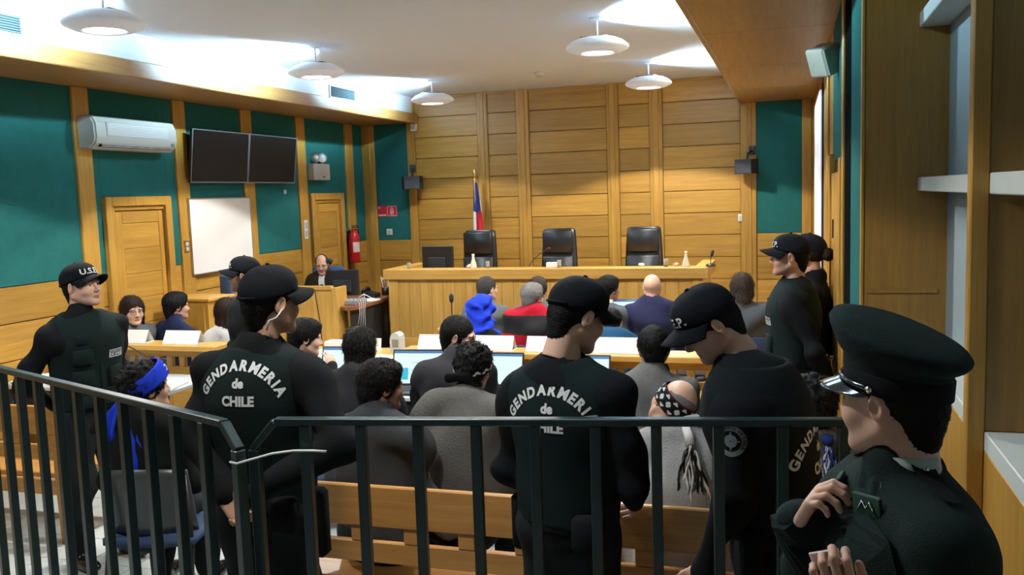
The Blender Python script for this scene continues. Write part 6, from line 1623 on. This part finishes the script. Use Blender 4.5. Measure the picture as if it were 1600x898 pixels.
# front pew
s8p = person('man in a dark grey padded jacket on the pew, looking right', (-1.865, 3.815, 1.212), 2, 'sit', lean=4, hunch=6, res='n', skin='brown', hair='full', hcol='black', top='darkjacket', arms='lap', hyaw=-40, hpitch=4, sw=1.02, bulk=1.1, s=1.0, group=SG, wr=0.014, collar_h=0.4)
fur_collar(s8p, CL['darkjacket'], 0.11, 0.092, 'jacket_collar')
s10p = person('man with curly black hair, patterned headband and brown-grey poncho on the pew', (-1.576, 4.312, 1.205), 8, 'sit', lean=16, hunch=14, res='n', skin='tan', hair='curly', hcol='black', top=None, arms='lap', hpitch=14, hyaw=-8, s=1.06, hs=0.94, group=SG)
def poncho(p, mat, name='poncho', spread=1.0, wr=0.010, back=0.0):
    J = p.J; S = Sdf(p.lo-0.15, p.hi+V3(0.15, 0.15, 0), 0.012); s = p.s
    p.torso(S, 0.03, 0.06); [p.arm(S, q, 0.035, 0.08, 0.9) for q in 'LR']
    for q, sg in (('L', -1), ('R', 1)):
        a, e, w_ = p.A[q]
        S.cone(J['N'], 0.07, a, 0.08, 0.05); S.cone(a, 0.085, e+V3(sg*0.03*spread, 0, -0.06), 0.10*spread, 0.09); S.cone(J['C'], 0.15, e, 0.11, 0.1)
    S.cone(J['C']+V3(0, -0.06, 0), 0.16, J['P']+V3(0, -0.06-back, 0.02), 0.21*spread, 0.08, 0.75, (1, 0, 0))
    nb = np.array((p.Hm @ Vector((0, -0.03, -0.085)))[:]); S.cone(J['N'], 0.078, J['N']*0.5+nb*0.5, 0.072, 0.02)
    S.half((0, 0, -1), -(p.base+0.0)); S.wrinkle(wr, 20, 0.6)
    X = S.ax[0][:, None, None]; Z = S.ax[2][None, None, :]
    fold = 0.008*np.sin(38*X+3*np.sin(6*Z))*np.clip((J['N'][2]-0.12-Z)*4, 0, 1); S.D = S.D+(fold*(np.abs(S.D) < 0.2)).astype(np.float32)
    P_, F_ = S.mesh(); return sdf_obj(name, P_, F_, CL[mat], p.o)
poncho(s10p, 'wool')
hb = headband(s10p, 0.107, 0.124, 0.012, 0.034, tilt=26, mats=[CL['black'], CL['white']], paint=lambda i, j: 1 if ((i//2 + (0 if j < 4 else 1)) % 3 == 0 and 1 < j < 7) or j in (3, 4) and i % 3 == 0 else 0, cy=-0.02)
kn = s10p.Hm @ Vector((0, -0.125, -0.05))
S = Sdf(np.array(kn)-0.14, np.array(kn)+0.14, 0.009); S.ell(np.array(kn), (0.03, 0.028, 0.03)); S.cone(np.array(kn), 0.022, np.array(kn)+V3(-0.085, -0.01, 0.0), 0.028, 0.02, 0.6, (0, 0, 1)); S.cone(np.array(kn), 0.022, np.array(kn)+V3(0.06, -0.01, -0.09), 0.03, 0.02, 0.6, (0, 0, 1)); S.wrinkle(0.003, 45); P_, F_ = S.mesh()
sdf_obj('headband_knot', P_, F_, CL['black'], hb)
# S20: patterned headband and light poncho
s20p = person('bald man with a black and white patterned headband and light grey poncho', (-0.499, 3.903, 1.155), 14, 'sit', lean=10, hunch=16, res='n', skin='fair', hair='bald_fringe', hcol='grey', top=None, arms='lap', hpitch=-6, hroll=34, hyaw=12, s=0.98, group=SG)
poncho(s20p, 'lightwool', back=0.02)
mar = cloth('maroon', (0.06, 0.008, 0.016)); wht = cloth('cream_wool', (0.55, 0.55, 0.53)); 
def pat(i, j):
    if j in (0, 11): return 2
    a, b = i % 8, (j-1) % 10
    on = (abs(a-3.5)+abs(b-4.5) < 2.6) or (a in (0, 7) and b in (0, 1, 8, 9)) or (abs(a-3.5) < 1 and b in (4, 5)) or (a in (1, 6) and b in (1, 8))
    return 1 if on else 0
hb = headband(s20p, 0.092, 0.112, 0.018, 0.075, tilt=14, mats=[CL['black'], wht, mar], paint=pat, n=96, m=12, cy=-0.014)
kn = s20p.Hm @ Vector((0.03, -0.125, -0.03))
S = Sdf(np.array(kn)-0.12, np.array(kn)+0.12, 0.007); S.ell(np.array(kn), (0.035, 0.03, 0.028)); S.cone(np.array(kn), 0.025, np.array(kn)+V3(0.05, 0.0, 0.02), 0.02, 0.02); S.wrinkle(0.003, 60); P_, F_ = S.mesh()
sdf_obj('headband_knot', P_, F_, wht, hb)
Mi = s20p.o
ts = empty('tassel', (0, 0, 0), 0, s20p.o)
MB().tube([kn, Vector((kn.x+0.0, s20p.J['N'][1]-0.16, kn.z-0.02)), Vector((kn.x, s20p.J['N'][1]-0.19, kn.z-0.05))], 0.02, 8).build('tassel_neck', wht, ts, True)
tassel(ts, Vector((kn.x, s20p.J['N'][1]-0.195, kn.z-0.045)), 22, 0.24, [wht, CL['black'], CL['greycoat'], wht], 0.085, seed=3)
MB().lathe([(0, -0.016), (0.012, -0.01), (0.016, 0), (0.012, 0.01), (0, 0.016)], 12, Matrix.Translation((kn.x-0.09, s20p.J['N'][1]-0.225, kn.z-0.2))).build('red_bead', CL['red'], ts, True)
# dark scarf under the band
S = Sdf(s20p.lo, s20p.hi, 0.011); J = s20p.J; S.cone(J['N']-J['d2']*0.03, 0.10, J['N']+J['d2']*0.05, 0.08, 0, 0.9, (1, 0, 0)); S.wrinkle(0.005, 35); P_, F_ = S.mesh(); sdf_obj('neck_scarf', P_, F_, mar, s20p.o)
# S21 far right of the pew
s21p = person('dark haired person with blue and white tasselled scarf at the right pew end', (0.085, 4.031, 1.139), 10, 'sit', lean=6, hunch=8, res='m', skin='tan', hair='curly', hcol='black', top='greycoat', arms='lap', sw=0.9, s=0.94, group=SG)
kn = s21p.Hm @ Vector((0.03, -0.135, -0.10))
ts = empty('tassel', (0, 0, 0), 0, s21p.o)
blu = cloth('cord_blue', (0.02, 0.045, 0.2)); pale = cloth('cord_pale', (0.42, 0.47, 0.55))
tassel(ts, kn+Vector((0.0, -0.035, -0.01)), 22, 0.17, [blu, pale, blu, pale, blu], 0.05, seed=5)
MB().lathe([(0.0, -0.02), (0.022, -0.018), (0.026, 0.0), (0.022, 0.018), (0, 0.02)], 14, Matrix.Translation(kn+Vector((0.0, -0.035, 0.0)))).build('tassel_head', blu, ts, True)
# row behind the parapet
s11p = person('person with a crumpled royal blue head wrap beside the upright microphone', (-2.396, 6.80, 1.160), -6, 'sit', lean=8, hunch=14, res='m', skin='tan', hair=None, top='black', arms='lap', sw=0.95, s=0.95, group=SG, hpitch=14)
S = Sdf(np.array(s11p.Hm.translation)-0.32, np.array(s11p.Hm.translation)+0.28, 0.011); h0 = np.array(s11p.Hm.translation)
S.ell(h0+V3(0, -0.015, 0.04), (0.105, 0.125, 0.105)); S.cone(h0+V3(0, -0.07, 0.03), 0.085, h0+V3(0.05, -0.12, -0.14), 0.10, 0.04); S.cone(h0+V3(0.04, -0.1, -0.12), 0.08, h0+V3(0.12, -0.09, -0.2), 0.07, 0.04); S.ell(h0+V3(-0.03, -0.11, 0.06), (0.05, 0.05, 0.045), 0.02); S.ell(h0+V3(0.03, -0.12, 0.0), (0.04, 0.045, 0.04), 0.015)
S.ell(h0+V3(0, 0.14, -0.03), (0.07, 0.1, 0.1), 0.01, op='s'); S.wrinkle(0.013, 62, 0.4); P_, F_ = S.mesh()
hw = sdf_obj('head_wrap', P_, F_, CL['royal'], s11p.o)
ribbon([h0+V3(0.10, -0.13, -0.10), h0+V3(0.16, -0.12, -0.15), h0+V3(0.21, -0.10, -0.20)], 0.03, 0.03, (0.5, -0.6, 0.6), CL['white'], 'wrap_edge', hw)
s13p = person('grey haired man in a red and black fleece jacket behind the parapet', (-2.181, 7.541, 1.189), -4, 'sit', res='m', skin='fair', hair='full', hcol='grey', top='red', arms='lap', hyaw=-14, bulk=1.18, sw=1.08, hoff=(0, 0.02, -0.075), group=SG)
s13p.top.data.materials.append(CL['blackfleece']); nz_ = s13p.J['N'][2]
for q in s13p.top.data.polygons: q.material_index = 1 if nz_-0.185 < q.center.z < nz_-0.02 else 0
fur_collar(s13p, CL['red'], 0.11, 0.088, 'fleece_collar')
s16p = person('person in a teal-blue jacket hidden behind the central guard cap', (-1.42, 7.25, 1.01), 4, 'sit', lean=34, hunch=18, hpitch=30, res='f', skin='tan', hair='short', hcol='black', top='tealblue', arms='lap', bulk=1.3, sw=1.12, s=1.0, group=SG)
# front row of lawyers
s12p = person('grey haired lawyer in a grey suit left of the red jacket', (-2.858, 8.30, 1.182), -8, 'sit', lean=4, res='m', skin='fair', hair='short', hcol='darkgrey', top='greysuit', arms='desk', hyaw=-22, bulk=1.1, sw=1.08, group=SG)
s14p = person('brown haired lawyer partly hidden behind the red jacketed man', (-2.35, 8.32, 1.165), 4, 'sit', res='m', skin='fair', hair='full', hcol='greybrown', top='greysuit', arms='desk', group=SG)
s15p = person('dark haired lawyer in a slate navy suit right of the central guard cap', (-1.648, 8.30, 1.178), -20, 'sit', res='m', skin='tan', hair='full', hcol='black', top='greyblue', arms='lap', sw=0.9, bulk=0.95, hyaw=-14, group=SG); suit_collar(s15p)
s17p = person('bald lawyer in a violet-navy jacket at the front row', (-1.24, 8.30, 1.20), 6, 'sit', res='m', skin='fair', hair=None, hcol='grey', top='navy2', arms='lap', bulk=1.18, sw=1.12, chub=1.0, group=SG)
s18p = person('person with shaggy brown hair in a blue-grey jacket at far right front row', (-0.429, 8.30, 1.195), 8, 'sit', res='m', skin='fair', hair='shaggy', hcol='greybrown', top='greyblue', arms='desk', fem=True, sw=1.0, group=SG)

# ---------------------------------------------------------------- seats under the seated people
seat_dark = plain('dark_blue_upholstery', (0.018, 0.03, 0.075, 1), 0.9, bump=0.3)
def plain_chair(p, what, mat=seat_dark, lift=0.0, backz=0.36):
    z = p.base-0.085; lx_, ly_ = p.o.location.x, p.o.location.y; a = p.o.rotation_euler.z
    r = thing('upholstered_chair', what, 'chair', (lx_, ly_, lift), a, 'upholstered chairs under the seated people')
    z -= lift
    MB().box((-0.22, -0.19, z-0.055), (0.22, 0.26, z-0.002), 0.02).build('seat', mat, r, True)
    MB().box((-0.20, -0.245, z+0.10), (0.20, -0.205, z+backz), 0.02).build('backrest', mat, r, True)
    for sx in (-1, 1):
        MB().tube([(sx*0.19, -0.225, z+0.30), (sx*0.19, -0.225, z-0.03), (sx*0.2, -0.26, 0)], 0.012, 8).build('rear_leg', black_pl, r, True)
        MB().tube([(sx*0.19, -0.2, z-0.04), (sx*0.19, 0.22, z-0.04), (sx*0.2, 0.25, 0)], 0.012, 8).build('front_leg', black_pl, r, True)
for p_, t_ in ((s2p, 'chair under the woman with glasses at the left'), (s3p, 'chair under the navy suited man at the left parapet'), (s4p, 'chair under the long haired woman in white'), (s6p, 'chair under the man resting his chin on his hand'),
               (s7p, 'chair under the shaggy black haired person at the laptop'), (s9p, 'chair under the bearded man in charcoal suit'), (s19p, 'chair under the man in the grey wool coat'), (s11p, 'chair under the person with the blue head wrap'),
               (s13p, 'chair under the man in the red fleece jacket'), (s16p, 'chair under the person in teal-blue jacket'), (s12p, 'chair under the grey suited lawyer'), (s14p, 'chair under the brown haired lawyer'), (s15p, 'chair under the slate suited lawyer'),
               (s17p, 'chair under the bald lawyer'), (s18p, 'chair under the shaggy brown haired person at far right')):
    plain_chair(p_, t_)
blue_ch = plain('bright_blue_upholstery', (0.02, 0.06, 0.17, 1), 0.8, bump=0.2)
plain_chair(s5p, 'blue office chair behind the seated clerk', blue_ch, 0.25, 0.62)
r = thing('office_chair', 'empty blue chair behind the second guard by the whiteboard', 'chair', (-5.42, 8.12, 0), R(-40))
MB().box((-0.22, -0.2, 0.44), (0.22, 0.24, 0.5), 0.02).build('seat', blue_ch, r, True); MB().box((-0.2, -0.27, 0.72), (0.2, -0.22, 1.36), 0.025).build('backrest', blue_ch, r, True)
MB().tube([(0, -0.2, 0.45), (0, -0.26, 0.5), (0, -0.26, 0.8)], 0.018).build('back_stem', black_pl, r, True); MB().tube([(0, 0, 0.06), (0, 0, 0.44)], 0.025).build('column', black_pl, r, True)
for k in range(5): MB().tube([(0, 0, 0.08), (0.28*math.cos(k*1.2566), 0.28*math.sin(k*1.2566), 0.03)], 0.018).build('base_spoke', black_pl, r, True)
